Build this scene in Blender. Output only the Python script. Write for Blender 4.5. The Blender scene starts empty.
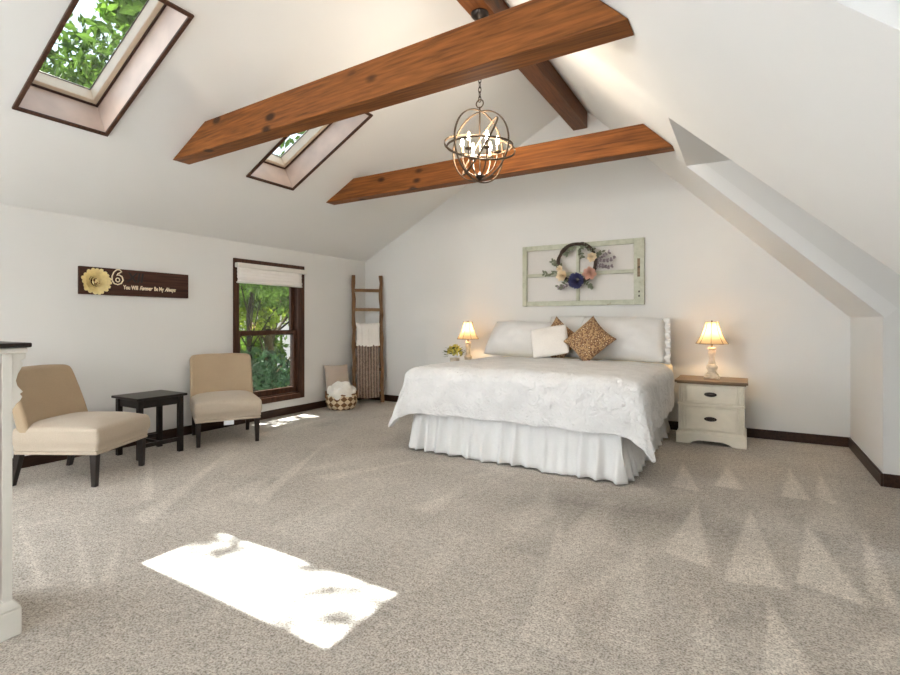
import bpy, bmesh, math, random
from mathutils import Vector, Matrix, noise
random.seed(7)
PI = math.pi
S = bpy.context.scene
COL = S.collection

# ------------------------------------------------------------------ colours / materials
def lin(r, g, b):
    def f(c):
        c /= 255.0
        return c / 12.92 if c <= 0.04045 else ((c + 0.055) / 1.055) ** 2.4
    return (f(r), f(g), f(b), 1.0)

def newmat(name):
    m = bpy.data.materials.new(name)
    m.use_nodes = True
    nt = m.node_tree
    b = nt.nodes['Principled BSDF']
    return m, nt, b

def ramp(nt, fac, stops):
    r = nt.nodes.new('ShaderNodeValToRGB')
    el = r.color_ramp.elements
    while len(el) < len(stops):
        el.new(0.5)
    for e, (p, c) in zip(el, stops):
        e.position = p
        e.color = c
    nt.links.new(fac, r.inputs[0])
    return r.outputs[0]

def coords(nt, scale=(1, 1, 1), rot=(0, 0, 0), kind='Object'):
    tc = nt.nodes.new('ShaderNodeTexCoord')
    mp = nt.nodes.new('ShaderNodeMapping')
    mp.inputs['Scale'].default_value = scale
    mp.inputs['Rotation'].default_value = rot
    nt.links.new(tc.outputs[kind], mp.inputs[0])
    return mp.outputs[0]

def noise_tex(nt, vec, scale, detail=3.0, rough=0.5, dist=0.0):
    n = nt.nodes.new('ShaderNodeTexNoise')
    n.inputs['Scale'].default_value = scale
    n.inputs['Detail'].default_value = detail
    n.inputs['Roughness'].default_value = rough
    n.inputs['Distortion'].default_value = dist
    if vec is not None:
        nt.links.new(vec, n.inputs['Vector'])
    return n.outputs['Fac']

def bump(nt, b, h, strength, dist):
    n = nt.nodes.new('ShaderNodeBump')
    n.inputs['Strength'].default_value = strength
    n.inputs['Distance'].default_value = dist
    nt.links.new(h, n.inputs['Height'])
    nt.links.new(n.outputs[0], b.inputs['Normal'])
    return n

def math_node(nt, op, a, v):
    n = nt.nodes.new('ShaderNodeMath')
    n.operation = op
    nt.links.new(a, n.inputs[0])
    if isinstance(v, (int, float)):
        n.inputs[1].default_value = v
    else:
        nt.links.new(v, n.inputs[1])
    return n.outputs[0]

def mixc(nt, fac, a, b_, blend='MIX'):
    n = nt.nodes.new('ShaderNodeMix')
    n.data_type = 'RGBA'
    n.blend_type = blend
    if isinstance(fac, (int, float)):
        n.inputs['Factor'].default_value = fac
    else:
        nt.links.new(fac, n.inputs['Factor'])
    for sock, v in ((n.inputs[6], a), (n.inputs[7], b_)):
        if isinstance(v, tuple):
            sock.default_value = v
        else:
            nt.links.new(v, sock)
    return n.outputs[2]

def shade(c, k):
    return (c[0] * k, c[1] * k, c[2] * k, 1.0)

def plain(name, c, rough=0.6, var=0.08, scale=12.0, bmp=0.0, bscale=80.0, metal=0.0, sheen=0.0):
    m, nt, b = newmat(name)
    v = coords(nt)
    n = noise_tex(nt, v, scale, 3)
    col = ramp(nt, n, [(0.3, shade(c, 1 - var)), (0.7, shade(c, 1 + var))])
    nt.links.new(col, b.inputs['Base Color'])
    b.inputs['Roughness'].default_value = rough
    b.inputs['Metallic'].default_value = metal
    if sheen:
        b.inputs['Sheen Weight'].default_value = sheen
    if bmp:
        bump(nt, b, noise_tex(nt, v, bscale, 4), bmp, 0.01)
    return m

def wood(name, c1, c2, dark, axis='x', rough=0.45, knots=0.0, fine=1.0):
    m, nt, b = newmat(name)
    sc = {'x': (0.5, 7, 7), 'y': (7, 0.5, 7), 'z': (7, 7, 0.5)}[axis]
    v = coords(nt, tuple(s * fine for s in sc))
    g = noise_tex(nt, v, 2.2, 6, 0.62, 0.6)
    col = ramp(nt, g, [(0.28, dark), (0.46, c1), (0.72, c2)])
    v2 = coords(nt, {'x': (1.5, 30, 30), 'y': (30, 1.5, 30), 'z': (30, 30, 1.5)}[axis])
    g2 = noise_tex(nt, v2, 2.0, 4)
    col = mixc(nt, 0.5, col, ramp(nt, g2, [(0.35, shade(dark, 1.2)), (0.65, shade(c2, 1.05))]))
    if knots:
        v3 = coords(nt, {'x': (2.8, 5.0, 5.0), 'y': (5.0, 2.8, 5.0), 'z': (5.0, 5.0, 2.8)}[axis])
        vo = nt.nodes.new('ShaderNodeTexVoronoi')
        vo.inputs['Scale'].default_value = 1.0
        nt.links.new(v3, vo.inputs['Vector'])
        k = ramp(nt, vo.outputs['Distance'], [(0.10, (1, 1, 1, 1)), (0.20, (0, 0, 0, 1))])
        col = mixc(nt, math_node(nt, 'MULTIPLY', k, knots), col, shade(dark, 0.45))
    nt.links.new(col, b.inputs['Base Color'])
    b.inputs['Roughness'].default_value = rough
    b.inputs['Specular IOR Level'].default_value = 0.22
    bump(nt, b, g2, 0.15, 0.004)
    return m

M = {}
WALL = (0.715, 0.712, 0.695, 1)
M['wall'] = plain('wall_paint', WALL, 0.85, 0.015, 1.5, 0.06, 220)
M['ceil'] = plain('ceiling_paint', (0.76, 0.757, 0.745, 1), 0.9, 0.012, 1.2, 0.06, 200)
M['base'] = wood('dark_trim_wood', lin(50, 33, 25), lin(68, 46, 35), lin(32, 20, 15), 'y', 0.4)
M['trim'] = wood('window_trim_wood', lin(70, 46, 35), lin(92, 62, 47), lin(46, 29, 22), 'z', 0.4)
M['beam'] = wood('stained_pine_beam', (0.175, 0.056, 0.011, 1), (0.29, 0.10, 0.021, 1), (0.06, 0.017, 0.004, 1), 'x', 0.55, 0.95)
M['ridge'] = wood('stained_pine_ridge', (0.13, 0.043, 0.013, 1), (0.20, 0.072, 0.022, 1), (0.06, 0.019, 0.006, 1), 'y', 0.38, 0.8)
M['lining'] = plain('pale_whitewashed_board', lin(208, 186, 172), 0.3, 0.16, 3.5)
M['skyframe'] = plain('pale_window_frame', lin(226, 208, 186), 0.35, 0.04)
M['gasket'] = plain('dark_gasket', lin(62, 34, 22), 0.5)
M['white_paint'] = plain('white_paint', lin(218, 215, 208), 0.45, 0.03)
M['cream'] = plain('antique_cream_paint', lin(234, 228, 212), 0.45, 0.05, 9)
M['nstop'] = wood('weathered_brown_top', lin(124, 104, 82), lin(150, 128, 102), lin(90, 72, 55), 'x', 0.4)
M['black'] = wood('black_stained_wood', lin(30, 24, 22), lin(44, 36, 32), lin(16, 13, 12), 'x', 0.35)
M['espresso'] = plain('espresso_leg', lin(32, 24, 21), 0.35, 0.1)
M['bronze'] = plain('aged_bronze', lin(74, 58, 42), 0.5, 0.15, 20, metal=0.4)
M['darkmetal'] = plain('dark_bronze', lin(48, 40, 36), 0.4, 0.1, metal=0.6)
M['candle'] = plain('ivory_sleeve', lin(150, 136, 112), 0.6)
M['sage'] = None
M['tag_white'] = plain('white_tag', lin(225, 228, 232), 0.5)

def fabric(name, c, var=0.12, weave=260.0, b_=0.25, rough=0.9):
    m, nt, b = newmat(name)
    v = coords(nt)
    n = noise_tex(nt, v, weave, 2)
    n2 = noise_tex(nt, v, 4.0, 3)
    col = ramp(nt, n, [(0.3, shade(c, 1 - var)), (0.7, shade(c, 1 + var))])
    col = mixc(nt, 0.25, col, ramp(nt, n2, [(0.35, shade(c, 0.86)), (0.65, shade(c, 1.1))]))
    nt.links.new(col, b.inputs['Base Color'])
    b.inputs['Roughness'].default_value = rough
    b.inputs['Sheen Weight'].default_value = 0.15
    bump(nt, b, n, b_, 0.004)
    return m
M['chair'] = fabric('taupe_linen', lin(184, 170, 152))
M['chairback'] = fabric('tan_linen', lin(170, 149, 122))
M['white_fab'] = fabric('white_cotton', lin(222, 221, 219), 0.02, 90, 0.15)
M['sheet'] = fabric('ivory_sheet', lin(240, 228, 200), 0.02, 90, 0.1)
M['beige_cush'] = fabric('beige_cushion', lin(196, 180, 166), 0.06)
M['boucle'] = fabric('white_boucle', lin(234, 229, 222), 0.05, 120, 0.9)
M['blind'] = fabric('white_blind', lin(236, 232, 228), 0.02, 150, 0.1)

def quilt_mat():
    m, nt, b = newmat('white_matelasse')
    v = coords(nt)
    vo = nt.nodes.new('ShaderNodeTexVoronoi')
    vo.feature = 'SMOOTH_F1'
    vo.inputs['Scale'].default_value = 9.0
    n = noise_tex(nt, v, 5.0, 2, 0.5)
    nt.links.new(v, vo.inputs['Vector'])
    h = noise_tex(nt, v, 15.0, 3, 0.6, 1.8)
    h2 = math_node(nt, 'ADD', math_node(nt, 'MULTIPLY', vo.outputs['Distance'], 0.8), h)
    b.inputs['Base Color'].default_value = lin(222, 221, 220)
    col = ramp(nt, n, [(0.3, lin(214, 213, 212)), (0.7, lin(228, 227, 226))])
    nt.links.new(col, b.inputs['Base Color'])
    b.inputs['Roughness'].default_value = 0.85
    b.inputs['Sheen Weight'].default_value = 0.1
    bump(nt, b, h2, 0.8, 0.03)
    return m
M['quilt'] = quilt_mat()

def leopard():
    m, nt, b = newmat('brown_medallion_fabric')
    v = coords(nt)
    vo = nt.nodes.new('ShaderNodeTexVoronoi')
    vo.inputs['Scale'].default_value = 34.0
    vo.inputs['Randomness'].default_value = 0.55
    nt.links.new(v, vo.inputs['Vector'])
    n = noise_tex(nt, v, 30, 2, 0.5, 1.0)
    f = math_node(nt, 'ADD', vo.outputs['Distance'], math_node(nt, 'MULTIPLY', n, 0.5))
    col = ramp(nt, f, [(0.44, lin(214, 190, 152)), (0.56, lin(128, 88, 58)), (0.68, lin(92, 58, 38)), (0.86, lin(180, 146, 106))])
    nt.links.new(col, b.inputs['Base Color'])
    b.inputs['Roughness'].default_value = 0.85
    return m
M['leopard'] = leopard()

def sage():
    m, nt, b = newmat('chipped_sage_paint')
    v = coords(nt)
    n = noise_tex(nt, v, 14, 5, 0.65)
    col = ramp(nt, n, [(0.30, lin(128, 118, 96)), (0.34, lin(170, 172, 152)), (0.6, lin(190, 192, 174))])
    nt.links.new(col, b.inputs['Base Color'])
    b.inputs['Roughness'].default_value = 0.6
    return m
M['sage'] = sage()

def glass(name, tint=(0.97, 0.98, 0.98, 1), k=1.0, gr=0.02):
    m, nt, b = newmat(name)
    nt.nodes.remove(b)
    out = nt.nodes['Material Output']
    t = nt.nodes.new('ShaderNodeBsdfTransparent')
    t.inputs[0].default_value = tint
    g = nt.nodes.new('ShaderNodeBsdfGlossy')
    g.inputs['Roughness'].default_value = gr
    fr = nt.nodes.new('ShaderNodeLayerWeight')
    fac = math_node(nt, 'ADD', math_node(nt, 'MULTIPLY', math_node(nt, 'POWER', fr.outputs['Facing'], 5.0), 0.9), 0.04)
    mx = nt.nodes.new('ShaderNodeMixShader')
    nt.links.new(math_node(nt, 'MULTIPLY', fac, k), mx.inputs[0])
    nt.links.new(t.outputs[0], mx.inputs[1])
    nt.links.new(g.outputs[0], mx.inputs[2])
    nt.links.new(mx.outputs[0], out.inputs[0])
    return m
M['glass'] = glass('window_glass', (0.84, 0.86, 0.86, 1))

M['old_glass'] = glass('old_dusty_glass', (0.97, 0.96, 0.95, 1), 0.5, 0.35)

M['sky_glass'] = glass('tinted_skylight_glass', (0.80, 0.84, 0.85, 1))

def emit(name, c, s):
    m, nt, b = newmat(name)
    b.inputs['Base Color'].default_value = c
    b.inputs['Emission Color'].default_value = c
    b.inputs['Emission Strength'].default_value = s
    return m
M['lamp_bulb'] = emit('glowing_lamp_bulb', (1.0, 0.8, 0.52, 1), 2.5)
M['bulb'] = emit('glowing_bulb', (1.0, 0.78, 0.48, 1), 40.0)

def translucent(name, c, tr=0.5, rough=0.8, tint=None):
    m, nt, b = newmat(name)
    out = nt.nodes['Material Output']
    v = coords(nt)
    n = noise_tex(nt, v, 2.6, 3)
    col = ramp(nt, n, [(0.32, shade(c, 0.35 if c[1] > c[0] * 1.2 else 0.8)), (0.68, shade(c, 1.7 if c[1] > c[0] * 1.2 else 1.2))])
    nt.links.new(col, b.inputs['Base Color'])
    b.inputs['Roughness'].default_value = rough
    t = nt.nodes.new('ShaderNodeBsdfTranslucent')
    if tint:
        t.inputs[0].default_value = tint
    else:
        nt.links.new(col, t.inputs[0])
    mx = nt.nodes.new('ShaderNodeMixShader')
    mx.inputs[0].default_value = tr
    nt.links.new(b.outputs[0], mx.inputs[1])
    nt.links.new(t.outputs[0], mx.inputs[2])
    nt.links.new(mx.outputs[0], out.inputs[0])
    return m
M['shade'] = translucent('lamp_shade_fabric', lin(196, 172, 136), 0.17, 0.8, lin(240, 216, 176))
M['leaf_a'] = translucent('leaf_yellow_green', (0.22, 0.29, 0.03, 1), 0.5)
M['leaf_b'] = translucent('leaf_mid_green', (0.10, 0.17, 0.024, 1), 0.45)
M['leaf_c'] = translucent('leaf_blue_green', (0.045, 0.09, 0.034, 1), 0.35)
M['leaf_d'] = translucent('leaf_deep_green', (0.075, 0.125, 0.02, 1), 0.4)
M['bark'] = wood('bark', (0.025, 0.02, 0.013, 1), (0.04, 0.03, 0.018, 1), (0.012, 0.01, 0.007, 1), 'z', 0.9)
M['bark_olive'] = wood('bark_olive', (0.05, 0.036, 0.014, 1), (0.08, 0.058, 0.02, 1), (0.025, 0.018, 0.007, 1), 'z', 0.9)
M['ground'] = plain('forest_floor', (0.06, 0.06, 0.03, 1), 0.95, 0.4, 0.6)
M['siding'] = plain('pale_siding', lin(222, 210, 206), 0.7)

def basket_mat():
    m, nt, b = newmat('woven_check')
    v = coords(nt)
    sep = nt.nodes.new('ShaderNodeSeparateXYZ')
    nt.links.new(v, sep.inputs[0])
    at = math_node(nt, 'ARCTAN2', sep.outputs[1], sep.outputs[0])
    u = math_node(nt, 'MULTIPLY', at, 14 / (2 * PI))
    w = math_node(nt, 'MULTIPLY', sep.outputs[2], 13.0)
    cv = nt.nodes.new('ShaderNodeCombineXYZ')
    nt.links.new(math_node(nt, 'ADD', u, w), cv.inputs[0])
    nt.links.new(math_node(nt, 'SUBTRACT', u, w), cv.inputs[1])
    ch = nt.nodes.new('ShaderNodeTexChecker')
    ch.inputs['Scale'].default_value = 1.0
    ch.inputs['Color1'].default_value = lin(226, 206, 170)
    ch.inputs['Color2'].default_value = lin(122, 86, 52)
    nt.links.new(cv.outputs[0], ch.inputs[0])
    nt.links.new(ch.outputs[0], b.inputs['Base Color'])
    b.inputs['Roughness'].default_value = 0.75
    bump(nt, b, noise_tex(nt, v, 90, 2), 0.6, 0.01)
    return m
M['basket'] = basket_mat()
M['wicker'] = plain('wicker', lin(128, 92, 58), 0.7, 0.2, 60)

def knit():
    m, nt, b = newmat('cable_knit_taupe')
    v = coords(nt)
    w = nt.nodes.new('ShaderNodeTexWave')
    w.inputs['Scale'].default_value = 7.5
    w.inputs['Distortion'].default_value = 2.5
    w.inputs['Detail'].default_value = 2
    w.inputs['Detail Scale'].default_value = 6
    nt.links.new(v, w.inputs['Vector'])
    col = ramp(nt, w.outputs['Fac'], [(0.1, lin(112, 94, 82)), (0.8, lin(170, 150, 135))])
    nt.links.new(col, b.inputs['Base Color'])
    b.inputs['Roughness'].default_value = 0.95
    bump(nt, b, w.outputs['Fac'], 0.8, 0.02)
    return m
M['knit'] = knit()

def carpet():
    m, nt, b = newmat('beige_cut_pile_carpet')
    v = coords(nt)
    at = nt.nodes.new('ShaderNodeAttribute')
    at.attribute_name = 'pile'
    n1 = noise_tex(nt, v, 120.0, 2, 0.65)
    n2 = noise_tex(nt, v, 38.0, 3, 0.6)
    n3 = noise_tex(nt, v, 2.2, 4, 0.6)
    s = ramp(nt, n1, [(0.37, lin(84, 76, 68)), (0.47, lin(186, 178, 168)), (0.60, lin(240, 233, 224))])
    s = mixc(nt, 0.35, s, ramp(nt, n2, [(0.38, lin(118, 110, 101)), (0.6, lin(222, 214, 204))]))
    s = mixc(nt, 0.35, s, ramp(nt, n3, [(0.35, lin(168, 159, 148)), (0.65, lin(204, 195, 184))]))
    f = mixc(nt, at.outputs['Fac'], (0.60, 0.605, 0.61, 1), (1.42, 1.43, 1.44, 1))
    s = mixc(nt, 1.0, s, f, 'MULTIPLY')
    nt.links.new(s, b.inputs['Base Color'])
    b.inputs['Roughness'].default_value = 0.95
    b.inputs['Specular IOR Level'].default_value = 0.1
    h = math_node(nt, 'ADD', n1, math_node(nt, 'MULTIPLY', n2, 0.8))
    bump(nt, b, h, 0.4, 0.012)
    return m
M['carpet'] = carpet()

def sign_mat():
    return wood('dark_stained_plank', lin(62, 38, 30), lin(84, 54, 42), lin(40, 22, 18), 'y', 0.5)
M['sign'] = sign_mat()
M['petal_y'] = plain('yellow_petal', lin(250, 234, 182), 0.7, 0.06, 30)
M['petal_core'] = plain('brown_flower_core', lin(150, 96, 60), 0.7, 0.3, 60)
M['letter'] = plain('cream_letter', lin(240, 226, 196), 0.6)
M['letter_dark'] = plain('black_letter', lin(26, 18, 18), 0.6)
M['petal_cream'] = plain('cream_petal', lin(240, 224, 196), 0.7, 0.06, 30)
M['petal_pink'] = plain('peach_pink_petal', lin(222, 180, 162), 0.7, 0.1, 30)
M['petal_blue'] = plain('indigo_petal', lin(74, 76, 122), 0.7, 0.2, 40)
M['wleaf'] = plain('grey_green_leaf', lin(112, 118, 98), 0.7, 0.25, 30)
M['mauve'] = plain('mauve_sprig', lin(138, 126, 132), 0.7, 0.2, 30)
M['twig'] = plain('dark_twig', lin(62, 48, 40), 0.8, 0.3, 60, 0.5, 90)
M['posy'] = plain('yellow_green_blossom', lin(214, 200, 96), 0.7, 0.3, 60)
M['posy_leaf'] = plain('posy_leaf', lin(92, 104, 48), 0.7, 0.3, 60)
M['ladderwood'] = wood('rustic_ladder_wood', lin(112, 82, 56), lin(140, 106, 74), lin(72, 50, 34), 'z', 0.7, 0.4)
M['taupe_panel'] = plain('taupe_panel', lin(150, 138, 122), 0.5, 0.05)
M['fluffy'] = fabric('fluffy_white', lin(240, 236, 228), 0.06, 60, 1.0)
M['distress'] = plain('distressed_white', lin(214, 202, 184), 0.6, 0.18, 25)

# ------------------------------------------------------------------ mesh builder
class B:
    def __init__(s):
        s.bm = bmesh.new()
    def box(s, lo, hi):
        x0, y0, z0 = lo; x1, y1, z1 = hi
        v = [s.bm.verts.new(p) for p in ((x0,y0,z0),(x1,y0,z0),(x1,y1,z0),(x0,y1,z0),(x0,y0,z1),(x1,y0,z1),(x1,y1,z1),(x0,y1,z1))]
        for f in ((3,2,1,0),(4,5,6,7),(0,1,5,4),(1,2,6,5),(2,3,7,6),(3,0,4,7)):
            s.bm.faces.new([v[i] for i in f])
        return s
    def hexa(s, bot, top):
        v = [s.bm.verts.new(p) for p in list(bot) + list(top)]
        for f in ((3,2,1,0),(4,5,6,7),(0,1,5,4),(1,2,6,5),(2,3,7,6),(3,0,4,7)):
            s.bm.faces.new([v[i] for i in f])
        return s
    def prism(s, pts, ext):
        e = Vector(ext)
        a = [s.bm.verts.new(p) for p in pts]
        b = [s.bm.verts.new(Vector(p) + e) for p in pts]
        n = len(pts)
        s.bm.faces.new(a[::-1]); s.bm.faces.new(b)
        for i in range(n):
            s.bm.faces.new((a[i], a[(i+1) % n], b[(i+1) % n], b[i]))
        return s
    def tube(s, path, r, seg=8, closed=False, cap=True):
        path = [Vector(p) for p in path]
        n = len(path)
        rs = r if isinstance(r, (list, tuple)) else [r] * n
        rings = []
        t0 = (path[1] - path[0]).normalized()
        nrm = t0.orthogonal().normalized()
        for i, p in enumerate(path):
            if closed:
                t = (path[(i+1) % n] - path[i-1]).normalized()
            else:
                t = (path[min(i+1, n-1)] - path[max(i-1, 0)]).normalized()
            nrm = (nrm - t * nrm.dot(t))
            nrm = nrm.normalized() if nrm.length > 1e-6 else t.orthogonal().normalized()
            bi = t.cross(nrm)
            rings.append([s.bm.verts.new(p + (nrm * math.cos(2*PI*k/seg) + bi * math.sin(2*PI*k/seg)) * rs[i]) for k in range(seg)])
        m = n if closed else n - 1
        for i in range(m):
            a, b = rings[i], rings[(i+1) % n]
            for k in range(seg):
                s.bm.faces.new((a[k], a[(k+1) % seg], b[(k+1) % seg], b[k]))
        if cap and not closed:
            s.bm.faces.new(rings[0][::-1]); s.bm.faces.new(rings[-1])
        return s
    def lathe(s, prof, c=(0,0,0), seg=24, sx=1.0, sy=1.0, cap=True, rot=0.0):
        rings = []
        for r, z in prof:
            rings.append([s.bm.verts.new((c[0] + r*sx*math.cos(2*PI*k/seg+rot), c[1] + r*sy*math.sin(2*PI*k/seg+rot), c[2] + z)) for k in range(seg)])
        for a, b in zip(rings, rings[1:]):
            for k in range(seg):
                s.bm.faces.new((a[k], a[(k+1) % seg], b[(k+1) % seg], b[k]))
        if cap:
            s.bm.faces.new(rings[0][::-1]); s.bm.faces.new(rings[-1])
        return s
    def ball(s, c, r, seg=12, rings=8):
        rx, ry, rz = r if isinstance(r, (tuple, list)) else (r, r, r)
        mt = Matrix.Translation(c) @ Matrix.Diagonal((rx, ry, rz, 1))
        bmesh.ops.create_uvsphere(s.bm, u_segments=seg, v_segments=rings, radius=1, matrix=mt)
        return s
    def grid(s, fn, nu, nv, wrap=False):
        vs = [[s.bm.verts.new(fn(i / nu, j / nv)) for j in range(nv + 1)] for i in range(nu if wrap else nu + 1)]
        for i in range(nu):
            for j in range(nv):
                a = vs[i]; b = vs[(i + 1) % len(vs)]
                s.bm.faces.new((a[j], b[j], b[j+1], a[j+1]))
        return s
    def move(s, off):
        bmesh.ops.translate(s.bm, verts=s.bm.verts, vec=Vector(off)); return s
    def build(s, name, mat, parent=None, smooth=False, bevel=0.0, seg=2, origin=None, solid=0.0, subsurf=0, angle=40, merge=0.0):
        if merge:
            bmesh.ops.remove_doubles(s.bm, verts=s.bm.verts, dist=merge)
        bmesh.ops.recalc_face_normals(s.bm, faces=s.bm.faces)
        if origin is not None:
            bmesh.ops.translate(s.bm, verts=s.bm.verts, vec=-Vector(origin))
        me = bpy.data.meshes.new(name)
        s.bm.to_mesh(me); s.bm.free()
        if mat is not None:
            for mm in (mat if isinstance(mat, (list, tuple)) else [mat]):
                me.materials.append(mm)
        o = bpy.data.objects.new(name, me)
        COL.objects.link(o)
        if parent is not None:
            o.parent = parent
        elif origin is not None:
            o.location = origin
        if smooth or bevel:
            for p in me.polygons:
                p.use_smooth = True
            me.set_sharp_from_angle(angle=math.radians(angle))
        if solid:
            md = o.modifiers.new('Solid', 'SOLIDIFY'); md.thickness = solid; md.offset = 0
        if bevel:
            md = o.modifiers.new('Bevel', 'BEVEL'); md.width = bevel; md.segments = seg; md.limit_method = 'ANGLE'; md.angle_limit = math.radians(35)
        if subsurf:
            md = o.modifiers.new('Sub', 'SUBSURF'); md.levels = subsurf; md.render_levels = subsurf
        return o

def tag(o, label, cat, group=None):
    o['label'] = label; o['category'] = cat
    if group: o['group'] = group
    return o
def thing(name, label, cat, loc=(0,0,0), rot=(0,0,0), group=None):
    o = bpy.data.objects.new(name, None)
    COL.objects.link(o)
    o.location = loc; o.rotation_euler = rot
    o.empty_display_size = 0.1
    return tag(o, label, cat, group)
def struct(o):
    o['kind'] = 'structure'; return o
def children(o):
    return [c for c in bpy.data.objects if c.parent == o]
def copy_tree(o, parent=None):
    c = o.copy(); COL.objects.link(c)
    if parent is not None: c.parent = parent
    for ch in children(o): copy_tree(ch, c)
    return c

# ------------------------------------------------------------------ dimensions of the room (metres)
XL, XR, YB, YF = -5.12, 0.87, 6.08, -4.5
ZL, ZR, TL = 2.14, 1.24, 0.525
RX = (ZR + XR - ZL + TL * XL) / (1 + TL)          # ridge x
RZ = ZR + XR - RX
XO = 2.1                                            # outer wall of the dormers
TH = math.atan(TL)
def zl(x): return ZL + TL * (x - XL)
def zr(x): return ZR + XR - x

# ------------------------------------------------------------------ floor
import numpy as np
def make_floor():
    nx, ny = 400, 600
    x0, x1, y0, y1 = XL - 0.15, XO + 0.15, YF - 0.15, YB + 0.15
    xs = np.linspace(x0, x1, nx + 1); ys = np.linspace(y0, y1, ny + 1)
    X, Y = np.meshgrid(xs, ys, indexing='ij')
    P = np.full(X.shape, 0.42)
    rng = np.random.RandomState(3)
    def wedge(ax, ay, bx, by, cx, cy, v, soft=0.022):
        nonlocal P
        d = np.full(X.shape, 1e9)
        pts = [(ax, ay), (bx, by), (cx, cy)]
        area = (bx-ax)*(cy-ay) - (by-ay)*(cx-ax)
        if area < 0: pts = [pts[0], pts[2], pts[1]]
        for i in range(3):
            px, py = pts[i]; qx, qy = pts[(i+1) % 3]
            L = math.hypot(qx-px, qy-py)
            d = np.minimum(d, ((qx-px)*(Y-py) - (qy-py)*(X-px)) / L)
        w = np.clip(d / soft + 0.5, 0, 1)
        P = P * (1 - w) + v * w
    # broad brushed lanes
    for k in range(70):
        ax = rng.uniform(-4.6, 0.6); ay = rng.uniform(0.4, 4.6)
        ang = rng.uniform(1.1, 2.1); L = rng.uniform(0.5, 1.3); w = rng.uniform(0.05, 0.16)
        bx = ax + math.cos(ang) * L; by = ay + math.sin(ang) * L
        wedge(bx, by, ax - w, ay, ax + w, ay, 0.42 + rng.uniform(-0.14, 0.22), 0.06)
    for w in WEDGES:
        wedge(*w)
    P = P + 0.05 * rng.randn(*P.shape)
    # dents where the pile lies the other way round the foot of the bed
    dd = np.clip(1 - np.abs(Y - 3.25 + 0.1 * np.sin(X * 3)) / 0.55, 0, 1) * np.clip((X + 1.6) / 0.5, 0, 1) * np.clip((0.25 - X) / 0.4, 0, 1)
    P = P - 0.34 * dd
    P = np.clip(P, 0, 1)
    idx = np.arange((nx + 1) * (ny + 1)).reshape(nx + 1, ny + 1)
    vs = np.stack([X, Y, np.zeros_like(X)], -1).reshape(-1, 3)
    f = np.stack([idx[:-1, :-1], idx[1:, :-1], idx[1:, 1:], idx[:-1, 1:]], -1).reshape(-1, 4)
    me = bpy.data.meshes.new('floor')
    me.from_pydata(vs.tolist(), [], f.tolist())
    a = me.attributes.new('pile', 'FLOAT', 'POINT')
    a.data.foreach_set('value', P.reshape(-1).astype(np.float32))
    me.materials.append(M['carpet'])
    o = bpy.data.objects.new('floor', me)
    COL.objects.link(o)
    struct(o)
CY, SY, FP = math.cos(0.53238), math.sin(0.53238), 500.749
def fl(px, py):                                     # where a point of the carpet lies on the floor, for the vacuum marks
    a, b = (px - 450) / FP, (322 - py) / FP
    t = -1.2 / b
    return ((-SY + CY * a) * t, (CY + SY * a) * t)
WEDGES = []
for t3 in (((750,510),(724,582),(786,588)), ((807,524),(797,582),(870,608)), ((862,526),(868,590),(905,618)),
           ((697,503),(664,552),(711,568)), ((790,470),(781,496),(811,501)), ((820,472),(815,496),(836,506)),
           ((727,466),(714,486),(743,490)), ((683,462),(672,486),(700,492)), ((560,520),(520,640),(580,660)),
           ((640,530),(600,640),(655,660)), ((700,590),(690,680),(740,690)), ((768,600),(765,690),(830,700))):
    p = [fl(*q) for q in t3]
    WEDGES.append((*p[0], *p[1], *p[2], 0.78 if t3[0][1] < 519 or t3[0][0] > 720 else 0.58))
for t3 in (((235,448),(130,520),(150,524)), ((330,440),(250,500),(262,505)), ((20,520),(35,590),(50,585)), ((75,525),(80,590),(95,588)), ((120,540),(100,580),(112,585)), ((150,450),(140,500),(155,500))):
    p = [fl(*q) for q in t3]
    WEDGES.append((*p[0], *p[1], *p[2], 0.66))
make_floor()

# ------------------------------------------------------------------ walls and ceiling
b = B()
T = 0.16
wy0, wy1, wz0, wz1 = 3.79, 4.74, 0.255, 1.885
b.box((XL-T, YF-T, -0.02), (XL, -3.0, ZL)); b.box((XL-T, -0.4, -0.02), (XL, wy0, ZL)); b.box((XL-T, -3.0, -0.02), (XL, -0.4, 0.6)); b.box((XL-T, -3.0, 2.0), (XL, -0.4, ZL)); b.box((XL-T, wy1, -0.02), (XL, YB+T, ZL))
b.box((XL-T, wy0, -0.02), (XL, wy1, wz0)); b.box((XL-T, wy0, wz1), (XL, wy1, ZL))
struct(b.build('wall_left', M['wall']))
def gable(y):
    return [(XL-T, y, -0.02), (XO+T, y, -0.02), (XO+T, y, 2.7), (RX+ (RZ-2.7), y, 2.7) , (RX, y, RZ+0.05), (XL-T, y, zl(XL-T))]
b = B().prism([(XL-T, YB, -0.02), (XR+0.1, YB, -0.02), (XR+0.1, YB, zr(XR+0.1)+0.05), (RX, YB, RZ+0.05), (XL-T, YB, zl(XL-T)+0.05)], (0, T, 0))
struct(b.build('wall_back', M['wall']))
# front wall behind the camera, with an opening for the added window
b = B()
fx0, fx1, fz0, fz1 = -2.95, -0.9, 0.5, 2.95
b.prism([(XL-T, YF, -0.02), (fx0, YF, -0.02), (fx0, YF, zl(fx0)), (XL-T, YF, zl(XL-T))], (0, -T, 0))
b.prism([(fx1, YF, -0.02), (XR+0.1, YF, -0.02), (XR+0.1, YF, zr(XR+0.1)+0.05), (fx1, YF, zr(fx1)+0.05)], (0, -T, 0))
b.prism([(fx0, YF, fz1), (fx1, YF, fz1), (fx1, YF, zr(fx1)), (RX, YF, RZ+0.05), (fx0, YF, zl(fx0))], (0, -T, 0))
b.box((fx0, YF-T, -0.02), (fx1, YF, fz0))
struct(b.build('wall_front', M['wall']))
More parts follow.
